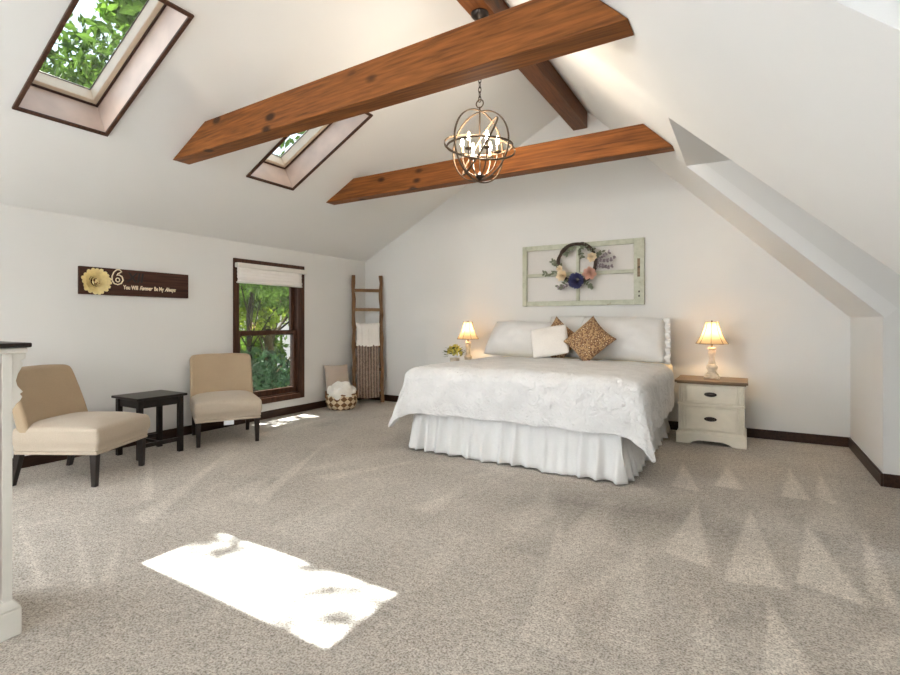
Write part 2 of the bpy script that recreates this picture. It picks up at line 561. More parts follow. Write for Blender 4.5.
# right side: knee walls, dormer cheeks and dormer outer walls
D = [(3.46, 4.76), (0.98, 1.46)]                     # dormer openings along y
HX = -0.435                                          # where each dormer ceiling meets the slope
DZ = zr(HX)
b = B()
b.box((XR, D[0][1]+0.003, -0.02), (XR+0.1, YB+T, ZR+0.02))
b.prism([(XR, 1.46, -0.02), (XR+0.1, 1.46, -0.02), (XR+0.1, 3.2, -0.02), (XR, 3.2, -0.02)], (0, 0, ZR+0.02))
b.box((XR, YF, -0.02), (XR+0.1, D[1][0]-0.12, ZR+0.02))
for (ya, yb) in D:
    wz = 1.0
    # cheek facing the camera (far side) and cheek on the near side
    yc = yb + 0.006
    b.prism([(HX-0.06, yc, DZ+0.10), (XR+0.03, yc, ZR+0.01), (XR+0.03, yc, -0.02), (XO+T, yc, -0.02), (XO+T, yc, DZ+0.10)], (0, 0.12, 0))
    b.prism([(HX-0.02, ya-0.02 if ya > 1 else ya, DZ+0.06), (XR+.02, ya-0.02 if ya > 1 else ya, ZR+0.02), (XR+.02, ya-0.02 if ya > 1 else ya, -0.02), (XO+T, ya-0.02 if ya > 1 else ya, -0.02), (XO+T, ya-0.02 if ya > 1 else ya, DZ+0.06)], (0, -0.10, 0))
    m = (ya + yb) / 2
    b.box((XO, ya, -0.02), (XO+T, yb, DZ))
struct(b.build('wall_right', M['wall']))
# ceilings
b = B()
SKY = [(1.385, 1.965), (3.195, 3.785)]
sx0, sx1 = -4.195, -3.095
nl = Vector((-math.sin(TH), 0, math.cos(TH))) * 0.1
def lp(x, y): return (x, y, zl(x))
def lpoly(x0, x1, y0, y1):
    b.prism([lp(x0, y0), lp(x1, y0), lp(x1, y1), lp(x0, y1)], nl)
e = 0.02
lpoly(XL-T, sx0+e, YF-T, YB+T); lpoly(sx1-e, RX, YF-T, YB+T)
lpoly(sx0+e, sx1-e, YF-T, SKY[0][0]+e); lpoly(sx0+e, sx1-e, SKY[0][1]-e, SKY[1][0]+e); lpoly(sx0+e, sx1-e, SKY[1][1]-e, YB+T)
nr = Vector((1, 0, 1)).normalized() * 0.1
def rp(x, y): return (x, y, zr(x))
def rpoly(pts): b.prism([rp(*p) for p in pts], nr)
rpoly([(RX, YF-T), (HX, YF-T), (HX, YB+T), (RX, YB+T)])
rpoly([(HX, D[0][1]), (XR+0.012, D[0][1]), (XR+0.012, YB+T), (HX, YB+T)])
rpoly([(HX, 1.54), (XR+0.06, 1.30), (XR+0.06, 3.28), (HX, 3.56)])
rpoly([(HX, YF-T), (XR+0.1, YF-T), (XR+0.1, D[1][0]), (HX, D[1][0])])
for (ya, yb) in D:
    b.box((HX, ya-0.12, DZ), (XO+T, yb+0.12, DZ+0.08))
struct(b.build('ceiling', M['ceil']))
# baseboards
BH, BT = 0.095, 0.016
struct(B().box((XL+0.001, YF, 0), (XL+BT, YB-0.001, BH)).build('baseboard_left', M['base'], bevel=0.003))
struct(B().box((XL+BT, YB-BT, 0), (XR-0.001, YB-0.001, BH)).build('baseboard_back', M['base'], bevel=0.003))
b = B().box((XR-BT, D[0][1]-BT, 0), (XR-0.001, YB-BT, BH))
b.box((XR-0.001, D[0][1]-BT, 0), (XO-0.01, D[0][1]-0.001, BH))
struct(b.build('baseboard_right', M['base'], bevel=0.003))

# ------------------------------------------------------------------ left window
wn = bpy.data.objects.new('window_1', None); COL.objects.link(wn); wn.location = (XL, (wy0+wy1)/2, 0); struct(wn)
def wb(): return B()
o0 = Vector(wn.location)
def frame_boxes(b, x0, x1, y0, y1, z0, z1, w, wt=None, wbm=None):
    wt = wt or w; wbm = wbm or w
    b.box((x0, y0, z0), (x1, y0+w, z1)); b.box((x0, y1-w, z0), (x1, y1, z1))
    b.box((x0, y0+w, z1-wt), (x1, y1-w, z1)); b.box((x0, y0+w, z0), (x1, y1-w, z0+wbm))
    return b
frame_boxes(B(), XL+0.001, XL+0.022, 3.725, 4.805, 0.19, 1.945, 0.07).move(-o0).build('window_casing', M['trim'], wn, bevel=0.004)
frame_boxes(B(), XL-T, XL+0.002, wy0, wy1, wz0, wz1, 0.022).move(-o0).build('window_jamb', M['trim'], wn, bevel=0.002)
b = B(); b.box((XL-0.10, wy1-0.045, wz0+0.03), (XL-0.05, wy1-0.0225, 1.03)); b.box((XL-0.10, wy0+0.0225, wz0+0.03), (XL-0.05, wy0+0.04, 1.03))
b.move(-o0).build('sunlit_jamb', M['white_paint'], wn)  # sunlight on the jamb tracks, put in as white strips
up = frame_boxes(B(), XL-0.125, XL-0.085, wy0+0.025, wy1-0.025, 1.03, wz1-0.022, 0.05).move(-o0).build('upper_sash', M['trim'], wn, bevel=0.004)
lo = frame_boxes(B(), XL-0.080, XL-0.040, wy0+0.025, wy1-0.025, wz0+0.022, 1.095, 0.045, 0.05, 0.07).move(-o0).build('lower_sash', M['trim'], wn, bevel=0.004)
B().box((XL-0.107, wy0+0.075, 1.08), (XL-0.103, wy1-0.075, wz1-0.072)).move(-o0).build('pane', M['glass'], up)
B().box((XL-0.062, wy0+0.07, wz0+0.092), (XL-0.058, wy1-0.07, 1.045)).move(-o0).build('pane', M['glass'], lo)
b = B().box((XL-0.042, 4.2, 1.095), (XL-0.015, 4.29, 1.112)); b.move(-o0).build('sash_lock', M['darkmetal'], lo, bevel=0.003)

# window blind
bl = thing('window_blind', 'white fabric blind raised to the top of the brown window', 'blind', (XL, 4.24, 1.65))
o1 = Vector(bl.location)
B().box((XL+0.024, 3.735, 1.835), (XL+0.085, 4.79, 1.89)).move(-o1).build('head_rail', M['white_paint'], bl, bevel=0.004)
b = B()
prof = []
for k in range(41):
    z = 1.834 - 0.165 * k / 40
    prof.append((0.052 + 0.0025 * math.sin(k * PI / 5) + (0.010 if k > 26 else 0.0) * math.sin((k - 26) / 14 * PI) , z))
b.grid(lambda u, v: (XL + prof[int(round(v*40))][0], 3.75 + u * 0.97, prof[int(round(v*40))][1] + 0.003*math.sin(u*9)), 12, 40)
b.move(-o1).build('blind_fabric', M['blind'], bl, smooth=True, solid=0.012)
B().box((XL+0.03, 3.75, 1.655), (XL+0.075, 4.72, 1.672)).move(-o1).build('bottom_rail', M['white_paint'], bl, bevel=0.004)

# ------------------------------------------------------------------ skylights
def skylight(n, y0, y1):
    c = Vector(((sx0+sx1)/2, (y0+y1)/2, zl((sx0+sx1)/2)))
    o = bpy.data.objects.new('window_%d' % n, None); COL.objects.link(o); struct(o)
    o.location = c; o.rotation_euler = (0, -TH, 0)
    hx = (sx1 - sx0) / 2 / math.cos(TH); hy = (y1 - y0) / 2
    def fr(b, hx, hy, w, z0, z1):
        b.box((-hx, -hy, z0), (-hx+w, hy, z1)); b.box((hx-w, -hy, z0), (hx, hy, z1))
        b.box((-hx+w, -hy, z0), (hx-w, -hy+w, z1)); b.box((-hx+w, hy-w, z0), (hx-w, hy, z1))
        return b
    fr(B(), hx, hy, 0.026, -0.018, -0.0005).build('skylight_casing', M['trim'], o, bevel=0.003)
    fr(B(), hx-0.016, hy-0.016, 0.010, -0.0004, 0.30).build('shaft_lining', M['lining'], o)
    fr(B(), hx-0.0265, hy-0.0265, 0.012, 0.235, 0.2485).build('gasket', M['gasket'], o)
    f = fr(B(), hx-0.0262, hy-0.0262, 0.045, 0.249, 0.365).build('sash_frame', M['skyframe'], o, bevel=0.006)
    fr(B(), hx-0.0712, hy-0.0712, 0.005, 0.345, 0.350).build('glazing_bead', M['gasket'], f)
    B().box((-hx+0.0712, -hy+0.0712, 0.3502), (hx-0.0712, hy-0.0712, 0.355)).build('pane', M['sky_glass'], f)
for i, (a, c) in enumerate(SKY):
    skylight(2 + i, a, c)
# unseen windows added behind the camera, placed and sized to light the room
b = B()
b.box((fx0+.005, YF-0.07, fz0+.005), (fx0+.06, YF-0.02, fz1-.005)); b.box((fx1-.06, YF-0.07, fz0+.005), (fx1-.005, YF-0.02, fz1-.005))
b.box((fx0+.06, YF-0.07, fz0+.005), (fx1-.06, YF-0.02, fz0+.06)); b.box((fx0+.06, YF-0.07, fz1-.06), (fx1-.06, YF-0.02, fz1-.005))
o = struct(frame_boxes(B(), XL-0.08, XL-0.03, -2.995, -0.405, 0.605, 1.995, 0.05).build('window_4', M['trim'], origin=(XL, -1.7, 0.6)))
B().box((XL-0.06, -2.944, 0.656), (XL-0.055, -0.456, 1.944)).move((-XL, 1.7, -0.6)).build('pane', M['glass'], o)
o = struct(b.build('window_5', M['trim'], origin=((fx0+fx1)/2, YF, fz0)))
B().box((fx0+.06, YF-0.047, fz0+.06), (fx1-.06, YF-0.043, fz1-.06)).move((-(fx0+fx1)/2, -YF, -fz0)).build('pane', M['glass'], o)

# ------------------------------------------------------------------ beams
def cross_beam(name, label, ya, yb, w, za, zb, h):
    # ya / yb: front face at the left and right end; the ends follow the roof slopes
    b = B()
    def end(x, f, z): return None
    def xl_at(z): return XL + (z - ZL) / TL + 0.004
    def xr_at(z): return XR + ZR - z - 0.004
    P = []
    for side, y, z in ((0, ya, za), (1, yb, zb)):
        for yy in (y, y + w):
            for zz in (z, z + h):
                P.append((xl_at(zz) if side == 0 else xr_at(zz), yy, zz))
    l, r = P[:4], P[4:]
    b.hexa((l[0], r[0], r[2], l[2]), (l[1], r[1], r[3], l[3]))
    o = b.build(name, M['beam'], origin=((l[0][0]+r[0][0])/2, (ya+yb)/2, za), bevel=0.005)
    return tag(o, label, 'beam', 'exposed ceiling beams')
cross_beam('ceiling_beam', 'knotty brown beam crossing the room nearest the camera, in front of the chandelier', 2.50, 2.33, 0.155, 2.595, 2.555, 0.24)
cross_beam('ceiling_beam', 'orange brown beam crossing the room behind the hanging chandelier', 4.32, 4.33, 0.145, 2.60, 2.60, 0.225)
b = B().prism([(-1.82, YF, 3.55), (-1.645, YF, 3.55), (-1.645, YF, zr(-1.645)-0.006), (RX, YF, RZ-0.006), (-1.82, YF, zl(-1.82)-0.006)], (0, YB-YF-0.002, 0))
tag(b.build('ridge_beam', M['ridge'], origin=(-1.73, 3.0, 3.55), bevel=0.008), 'dark brown ridge beam running lengthwise under the ceiling peak', 'beam', 'exposed ceiling beams')

# ------------------------------------------------------------------ chandelier
CH = Vector((-1.74, 3.40, 2.537))
ch = thing('chandelier', 'bronze orb chandelier with candle lights hanging from the ridge beam', 'chandelier', CH)
B().lathe([(0.004, 1.011), (0.068, 1.011), (0.068, 0.997), (0.05, 0.975), (0.02, 0.962), (0.008, 0.955)], seg=24).build('canopy', M['darkmetal'], ch, smooth=True)
b = B()
zc = 0.955; k = 0
while zc > 0.36:
    ring = []
    for j in range(14):
        a = 2 * PI * j / 14
        p = Vector((0.011 * math.cos(a), 0, 0.024 * math.sin(a)))
        if k % 2: p = Vector((0, p.x, p.z))
        ring.append(p + Vector((0, 0, zc - 0.02)))
    b.tube(ring, 0.0032, 6, closed=True)
    zc -= 0.036; k += 1
b.build('chain', M['darkmetal'], ch, smooth=True)
b = B().tube([(0.03*math.cos(2*PI*j/20), 0, 0.325 + 0.03*math.sin(2*PI*j/20)) for j in range(20)], 0.005, 8, closed=True)
b.build('hanging_loop', M['bronze'], ch, smooth=True)
B().tube([(0, 0, 0.30), (0, 0, -0.23)], 0.006, 10).build('rod', M['bronze'], ch, smooth=True)
b = B().lathe([(0.003, -0.265), (0.012, -0.255), (0.03, -0.235), (0.03, -0.222), (0.012, -0.205), (0.006, -0.19)], seg=16)
b.build('hub', M['darkmetal'], ch, smooth=True)
R = 0.272
def ring(rot, r=R, w=0.013, t=0.004):
    m = Matrix.Rotation(rot[2], 3, 'Z') @ Matrix.Rotation(rot[1], 3, 'Y') @ Matrix.Rotation(rot[0], 3, 'X')
    b = B(); n = 72
    prof = ((r-t, -w/2), (r+t, -w/2), (r+t, w/2), (r-t, w/2))
    vs = [[b.bm.verts.new(m @ Vector((p[0]*math.cos(2*PI*i/n), p[0]*math.sin(2*PI*i/n), p[1]))) for p in prof] for i in range(n)]
    for i in range(n):
        for k in range(4):
            b.bm.faces.new((vs[i][k], vs[(i+1) % n][k], vs[(i+1) % n][(k+1) % 4], vs[i][(k+1) % 4]))
    b.build('orb_ring', M['bronze'], ch, smooth=True)
ring((PI/2, 0, math.radians(75))); ring((PI/2, 0, math.radians(-10)), R-0.010)
ring((0.05, 0.03, 0), R-0.022)
ring((math.radians(38), 0, math.radians(40)), R-0.002)
ring((math.radians(62), 0, math.radians(-45)), R-0.03)
for k in range(6):
    a = 2 * PI * k / 6 + 0.35
    d = Vector((math.cos(a), math.sin(a), 0))
    pts = []
    for t in range(13):
        s_ = t / 12
        rr = 0.02 + 0.115 * math.sin(s_ * PI / 2)
        zz = -0.225 + 0.15 * (1 - math.cos(s_ * PI / 2)) + 0.02 * s_
        pts.append(d * rr + Vector((0, 0, zz)))
    B().tube(pts, 0.0055, 8).build('arm', M['bronze'], ch, smooth=True)
    c = d * 0.135
    cup = B().lathe([(0.006, -0.062), (0.026, -0.056), (0.03, -0.048), (0.012, -0.044)], c, 16).build('candle_cup', M['bronze'], ch, smooth=True)
    B().lathe([(0.009, -0.044), (0.009, 0.006)], c, 12).build('candle_sleeve', M['candle'], ch, smooth=True)
    B().lathe([(0.006, 0.007), (0.012, 0.02), (0.014, 0.032), (0.009, 0.052), (0.003, 0.072)], c, 12).build('bulb', M['bulb'], ch, smooth=True)

# ------------------------------------------------------------------ wall sign
sg = thing('wall_sign', 'long dark wooden plank sign with yellow flower and cream lettering', 'sign', (XL+0.001, 2.66, 1.45))
o1 = Vector(sg.location)
B().box((0, -0.502, 0), (0.028, 0.512, 0.25)).build('plank', M['sign'], sg, bevel=0.003)
def petal(b, c, n, up, ang, L, W, tilt, curl=0.35, nu=4, nv=3):
    # a cupped petal growing from c, its plane turned by ang about n, lifted by tilt towards n
    n = Vector(n).normalized(); up = Vector(up).normalized(); sd = n.cross(up)
    d = up * math.cos(ang) + sd * math.sin(ang)
    s_ = n.cross(d)
    f = d * math.cos(tilt) + n * math.sin(tilt)
    g = n * math.cos(tilt) - d * math.sin(tilt)
    def fn(u, v):
        w = W * math.sin(PI * (0.12 + 0.80 * u)) ** 0.7
        x = (v - 0.5) * w
        return Vector(c) + f * (L * u) + s_ * x + g * (curl * L * u * u - (abs(v-0.5) ** 2) * -curl * W)
    b.grid(fn, nu, nv)
def flower(b, c, n, r, layers, wfac=0.75, curl=0.3, up=(0, 0, 1)):
    up = Vector(up)
    if abs(Vector(n).normalized().dot(up.normalized())) > 0.95: up = Vector((1, 0, 0))
    for i in range(layers):
        t = i / max(1, layers - 1)
        L = r * (1.0 - 0.72 * t); cnt = max(4, int(round((17 if wfac < 0.36 else 12 if wfac < 0.6 else 7) * (1 - 0.45 * t))))
        tilt = 0.12 + 1.15 * t
        for k in range(cnt):
            petal(b, c, n, up, 2*PI*(k + 0.5*(i % 2)) / cnt + random.uniform(-.12, .12), L * random.uniform(.9, 1.06), L * wfac, tilt + random.uniform(-.06, .16), curl)
def pompon(b, c, n, r):
    # chrysanthemum: rings of short cupped petals climbing a low dome
    n = Vector(n).normalized(); up = Vector((0, 0, 1)); sd = n.cross(up)
    for q, cnt, tl in ((0.60, 19, 0.05), (0.48, 17, 0.35), (0.36, 14, 0.6), (0.24, 11, 0.85), (0.12, 8, 1.05), (0.03, 5, 1.25)):
        for k in range(cnt):
            a = 2*PI*(k + random.uniform(-.2, .2)) / cnt
            d = up * math.cos(a) + sd * math.sin(a)
            petal(b, Vector(c) + d * (q*r) + n * (0.16*r*(0.7 - q)), n, up, a, 0.42*r*random.uniform(.9, 1.1), 0.36*r, tl + random.uniform(-.1, .15), 0.35)
b = B(); pompon(b, (0.030, -0.372, 0.118), (1, 0, 0), 0.122)
fo = b.build('flower', M['petal_y'], sg, smooth=True)
b = B()
for k in range(16):
    b.ball((0.062 + random.uniform(0, .012), -0.372 + random.gauss(0, .014), 0.115 + random.gauss(0, .014)), 0.008, 6, 4)
b.build('flower_centre', M['petal_core'], fo, smooth=True)
def text_part(s, name, mat, parent, size, y, z, x, shear=0.0, depth=0.002, bold=0.0, sx=1.0):
    cu = bpy.data.curves.new(name, 'FONT')
    cu.body = s; cu.size = size; cu.shear = shear; cu.extrude = depth; cu.offset = bold
    o = bpy.data.objects.new(name, cu); COL.objects.link(o)
    dg = bpy.context.evaluated_depsgraph_get()
    me = bpy.data.meshes.new_from_object(o.evaluated_get(dg))
    w = y + sx * max(v.co.x for v in me.vertices)
    bpy.data.objects.remove(o)
    m = Matrix(((0, 0, 1, x), (sx, 0, 0, y), (0, 1, 0, z), (0, 0, 0, 1)))
    me.transform(m); me.name = name; me.materials.clear(); me.materials.append(mat)
    r = bpy.data.objects.new(name, me); COL.objects.link(r); r.parent = parent
    return w
OUT6 = [(.78,.86),(.62,.99),(.40,.97),(.18,.80),(.04,.52),(.05,.25),(.22,.04),(.48,-.01),(.75,.08),(.90,.30),(.82,.53),(.60,.64),(.40,.60),(.50,.72),(.62,.77)]
b = B().tube([(0.032, -0.240 + p[0]*0.112, 0.103 + p[1]*0.142) for p in OUT6], 0.006, 6, closed=True)
b.tube([(0.032, -0.240 + (.48 + .15*math.cos(2*PI*k/14))*0.112, 0.103 + (.30 + .13*math.sin(2*PI*k/14))*0.142) for k in range(14)], 0.005, 6, closed=True)
b.build('numeral', M['letter'], sg, smooth=True)
text_part('XII', 'dark_lettering', M['letter_dark'], sg, 0.125, -0.105, 0.135, 0.029, 0.15, 0.002, 0.003, 1.0)
y = -0.135
for s, sz, sh in (('You Will', 0.056, 0), ('Forever', 0.056, 0.45), ('Be My', 0.056, 0), ('Always', 0.056, 0.45)):
    w = text_part(s, 'cream_lettering', M['letter'], sg, sz, y, 0.062, 0.029, sh, 0.002, 0.0012, 0.66)
    y = w + 0.014

# ------------------------------------------------------------------ slipper chairs
def make_chair(label):
    t = thing('slipper_chair', label, 'chair', group='upholstered slipper chairs')
    # local: +x is the front, origin at the floor centre
    W, Dp = 0.60, 0.66
    def seat(u, v):
        return None
    b = B()
    b.box((-0.30, -W/2, 0.25), (0.33, W/2, 0.43))
    bmesh.ops.subdivide_edges(b.bm, edges=b.bm.edges, cuts=7, use_grid_fill=True)
    for v in b.bm.verts:
        x, yv, z = v.co
        k = (1 - (abs(yv)/(W/2))**4) * (1 - (abs(x-0.015)/0.315)**4)
        if z > 0.42: v.co.z += 0.045 * k
        if z > 0.30: 
            v.co.y *= 1 + 0.03 * math.sin((z-0.27)/0.16*PI)
            v.co.x += 0.018 * math.sin((z-0.27)/0.16*PI) * (1 if x > 0.3 else 0)
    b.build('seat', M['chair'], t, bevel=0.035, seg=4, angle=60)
    B().box((-0.29, -W/2+0.005, 0.236), (0.325, W/2-0.005, 0.256)).build('seat_rail', M['chair'], t, bevel=0.006)
    b = B()
    def back(u, v, off):
        yy = (u - 0.5) * (W + 0.01)
        z = 0.33 + v * 0.525
        lean = -0.20 - 0.13 * v - 0.06 * v * v
        curve = 0.055 * (abs(u-0.5)*2)**2
        if v > 0.92: yy *= 1 - 0.5 * (v - 0.92)
        return Vector((lean + curve + off, yy, z - 0.012 * ((abs(u-0.5)*2)**3) * v))
    nu, nv = 14, 12
    F = [[b.bm.verts.new(back(i/nu, j/nv, 0.0)) for j in range(nv+1)] for i in range(nu+1)]
    K = [[b.bm.verts.new(back(i/nu, j/nv, -0.105 + 0.03 * j/nv)) for j in range(nv+1)] for i in range(nu+1)]
    for i in range(nu):
        for j in range(nv):
            b.bm.faces.new((F[i][j], F[i+1][j], F[i+1][j+1], F[i][j+1])); b.bm.faces.new((K[i][j], K[i][j+1], K[i+1][j+1], K[i+1][j]))
        b.bm.faces.new((F[i][0], K[i][0], K[i+1][0], F[i+1][0])); b.bm.faces.new((F[i][nv], F[i+1][nv], K[i+1][nv], K[i][nv]))
    for j in range(nv):
        b.bm.faces.new((F[0][j], F[0][j+1], K[0][j+1], K[0][j])); b.bm.faces.new((F[nu][j], K[nu][j], K[nu][j+1], F[nu][j+1]))
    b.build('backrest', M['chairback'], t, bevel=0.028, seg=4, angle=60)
    for sx, top, dx in ((1, (0.29, 0.27), 0.0), (-1, (-0.27, 0.27), -0.055)):
        for sy in (-1, 1):
            x, yy = top[0], sy * (W/2 - 0.035)
            h1, h2 = 0.024, 0.017
            b = B().hexa([(x+dx-h2, yy-h2, 0.002), (x+dx+h2, yy-h2, 0.002), (x+dx+h2, yy+h2, 0.002), (x+dx-h2, yy+h2, 0.002)],
                         [(x-h1, yy-h1, 0.243), (x+h1, yy-h1, 0.243), (x+h1, yy+h1, 0.243), (x-h1, yy+h1, 0.243)])
            b.build('leg', M['espresso'], t, bevel=0.003)
    return t
c1 = make_chair('tan slipper chair at far left, beside the white cabinet and small black table')
c1.location = (-4.46, 1.92, 0); c1.rotation_euler = (0, 0, math.radians(29))
c2 = copy_tree(c1)
c2['label'] = 'tan slipper chair in front of the brown window, white tag under its seat'
c2.location = (-4.62, 3.27, 0); c2.rotation_euler = (0, 0, math.radians(-29))
tg = B().box((0.326, -0.045, 0.198), (0.329, 0.045, 0.24)).build('care_tag', M['tag_white'], c2); tg['label'] = 'white paper care tag'

# ------------------------------------------------------------------ side table
st = thing('side_table', 'small black wooden side table between the two tan chairs', 'table', (-4.69, 2.555, 0))
B().box((-0.215, -0.225, 0.518), (0.215, 0.225, 0.54)).build('tabletop', M['black'], st, bevel=0.004)
frame_t = B()
for (x0, x1, y0, y1) in ((-0.165, 0.165, -0.185, -0.165), (-0.165, 0.165, 0.165, 0.185), (-0.175, -0.155, -0.165, 0.165), (0.155, 0.175, -0.165, 0.165)):
    frame_t.box((x0, y0, 0.445), (x1, y1, 0.518))
frame_t.build('apron', M['black'], st, bevel=0.002)
for sx in (-1, 1):
    for sy in (-1, 1):
        B().box((sx*0.17-0.021, sy*0.18-0.021, 0.002), (sx*0.17+0.021, sy*0.18+0.021, 0.518)).build('leg', M['black'], st, bevel=0.002)
for sx in (-1, 1):
    B().box((sx*0.17-0.01, -0.16, 0.10), (sx*0.17+0.01, 0.16, 0.135)).build('stretcher', M['black'], st, bevel=0.002)
B().box((-0.16, -0.012, 0.105), (0.16, 0.012, 0.13)).build('stretcher', M['black'], st, bevel=0.002)

# ------------------------------------------------------------------ cabinet at the left edge
cb = thing('sideboard_cabinet', 'white cabinet with black top and scalloped bracket at left edge', 'cabinet', (-2.63, 0.10, 0))
ox, oy = -2.63, 0.10
def lc(x, y, z): return (x-ox, y-oy, z)
B().box(lc(-2.86, -0.60, 0.13), lc(-2.425, 0.785, 1.075)).build('body', M['white_paint'], cb, bevel=0.003)
for yy in (-0.625, 0.80):
    B().box(lc(-2.87, yy-0.032 if yy > 0 else yy, 0.13), lc(-2.41, yy if yy > 0 else yy+0.045, 1.08)).build('corner_post', M['white_paint'], cb, bevel=0.003)
b = B().box(lc(-2.875, -0.66, 0.0), lc(-2.395, 0.825, 0.105)); b.hexa([lc(-2.875,-0.66,0.105), lc(-2.395,-0.66,0.105), lc(-2.395,0.825,0.105), lc(-2.875,0.825,0.105)], [lc(-2.872,-0.635,0.145), lc(-2.41,-0.635,0.145), lc(-2.41,0.80,0.145), lc(-2.872,0.80,0.145)])
b.build('plinth', M['white_paint'], cb, bevel=0.006)
B().box(lc(-2.89, -0.69, 1.102), lc(-2.385, 0.853, 1.120)).build('top', M['black'], cb, bevel=0.005)
B().box(lc(-2.88, -0.675, 1.08), lc(-2.395, 0.842, 1.102)).build('top_moulding', M['white_paint'], cb, bevel=0.005)
cor = [(0.80, 1.08), (0.843, 1.08), (0.843, 1.058), (0.826, 1.05), (0.834, 1.04), (0.828, 1.02), (0.818, 1.0), (0.812, 0.975), (0.816, 0.955), (0.826, 0.94), (0.834, 0.93), (0.824, 0.922), (0.832, 0.91), (0.824, 0.895), (0.812, 0.885), (0.804, 0.87), (0.80, 0.865)]
B().prism([lc(-2.45, p[0], p[1]) for p in cor], (0.036, 0, 0)).build('bracket', M['white_paint'], cb, bevel=0.002)
for ya, yb in ((-0.56, 0.075), (0.085, 0.762)):
    d = B().box(lc(-2.427, ya, 0.16), lc(-2.413, yb, 1.05)).build('door', M['white_paint'], cb, bevel=0.003)
    B().box(lc(-2.4135, ya+0.05, 0.22), lc(-2.410, yb-0.006 if yb > 0.5 else yb-0.05, 0.985)).build('door_panel', M['taupe_panel'], d)
    B().tube([lc(-2.41, (ya if ya > 0 else yb) + (0.025 if ya > 0 else -0.025), 0.6), lc(-2.39, (ya if ya > 0 else yb) + (0.025 if ya > 0 else -0.025), 0.6)], 0.012, 12).build('knob', M['darkmetal'], d, smooth=True)

# ------------------------------------------------------------------ ladder with cloths
LRZ = math.atan2(0.33, 0.31)
LL = (-4.80, 5.77, 0)
ld = thing('blanket_ladder', 'rustic wooden blanket ladder leaning in the room corner', 'ladder', LL, (0, 0, LRZ))
lean = 0.165 / 1.9
for sx in (-1, 1):
    b = B(); n = 16; w = 0.026; d = 0.02
    prev = None
    rings = []
    for i in range(n + 1):
        z = 0.004 + 1.9 * i / n
        wob = 0.005 * math.sin(i * 1.7 + sx) + 0.003 * math.sin(i * 3.1)
        x = sx * 0.205 + wob; yy = lean * z
        ww = w * (1 + 0.14 * math.sin(i * 2.3 + sx * 2))
        rings.append([b.bm.verts.new(p) for p in ((x-ww, yy-d, z), (x+ww, yy-d, z), (x+ww, yy+d, z), (x-ww, yy+d, z))])
    for a, c in zip(rings, rings[1:]):
        for k in range(4): b.bm.faces.new((a[k], a[(k+1) % 4], c[(k+1) % 4], c[k]))
    b.bm.faces.new(rings[0][::-1]); b.bm.faces.new(rings[-1])
    b.build('rail', M['ladderwood'], ld, bevel=0.006)
M['rungwood'] = wood('rung_wood', lin(124, 94, 64), lin(150, 118, 84), lin(80, 58, 40), 'x', 0.7, 0.3)
for z in (0.14, 0.49, 0.84, 1.13, 1.385, 1.675):
    B().box((-0.185, lean*z-0.013, z-0.024), (0.185, lean*z+0.013, z+0.024)).build('rung', M['rungwood'], ld, bevel=0.007)
def drape_over(name, label, cat, mat, rz, wid, fl_, bl_, x0=0.0, solid=0.014, wav=0.004):
    yr, zr_ = lean * rz, rz
    rad = 0.038
    tot = fl_ + bl_ + PI * rad
    def fn(u, v):
        s_ = v * tot
        x = x0 + (u - 0.5) * wid
        w = wav * math.sin(u * 17) + 0.003 * math.sin(u * 40 + v * 5)
        if s_ < fl_:
            dz = -(fl_ - s_); yy = -rad - w + lean * dz * 0.9; zz = dz
        elif s_ < fl_ + PI * rad:
            a = (s_ - fl_) / rad; yy = -rad * math.cos(a) - w * math.cos(a); zz = rad * math.sin(a)
        else:
            dz = -(s_ - fl_ - PI * rad); yy = rad + w + lean * dz; zz = dz
        x += 0.008 * math.sin(zz * 14) * (1 if u > 0.5 else -1)
        return Vector((x, yr + yy, zr_ + zz + 0.006 * math.cos(u * 2 * PI) - 0.0))
    b = B().grid(fn, 28, 60)
    o = b.build(name, mat, smooth=True, solid=solid, angle=80)
    o.location = LL; o.rotation_euler = (0, 0, LRZ)
    return tag(o, label, cat)
drape_over('folded_towel', 'white folded towel hung over a ladder rung', 'towel', M['boucle'], 1.13, 0.335, 0.29, 0.20, solid=0.03)
drape_over('knit_throw', 'taupe cable knit throw hanging low on the wooden ladder', 'blanket', M['knit'], 0.84, 0.330, 0.76, 0.30, x0=-0.008, solid=0.022)

# ------------------------------------------------------------------ pillows
def pillow_mesh(W, H, T, seed=0, pinch=0.07, nu=26, nv=22, lump=0.012, ears=0.0, rnd_=0.0, taper=0.0):
    b = B()
    def fn(u, v, s_):
        x, y_ = 2*u-1, 2*v-1
        th = max(0.0, (1 - abs(x)**2.3)) ** 0.66 * max(0.0, (1 - abs(y_)**2.1)) ** 0.66
        px = W/2 * x * math.sqrt(max(0.0, 1 - rnd_*y_*y_*abs(y_))) * (1 - pinch * (1 - y_*y_) * abs(x)**2 + ears * (y_*y_) * abs(x)**4 * 0.3)
        py = H/2 * y_ * math.sqrt(max(0.0, 1 - rnd_*x*x*abs(x))) * (1 - pinch * (1 - x*x) * abs(y_)**2)
        q = Vector((px*4 + seed, py*4, s_*1.3))
        px *= 1 - taper * y_
        l = lump * noise.noise(q) + 0.4*lump*noise.noise(q*3)
        return Vector((px, s_ * (T/2 * th + (l * min(1, th*1.5))), py))
    b.grid(lambda u, v: fn(u, v, 1), nu, nv); b.grid(lambda u, v: fn(u, v, -1), nu, nv)
    bmesh.ops.remove_doubles(b.bm, verts=b.bm.verts, dist=1e-5)
    return b
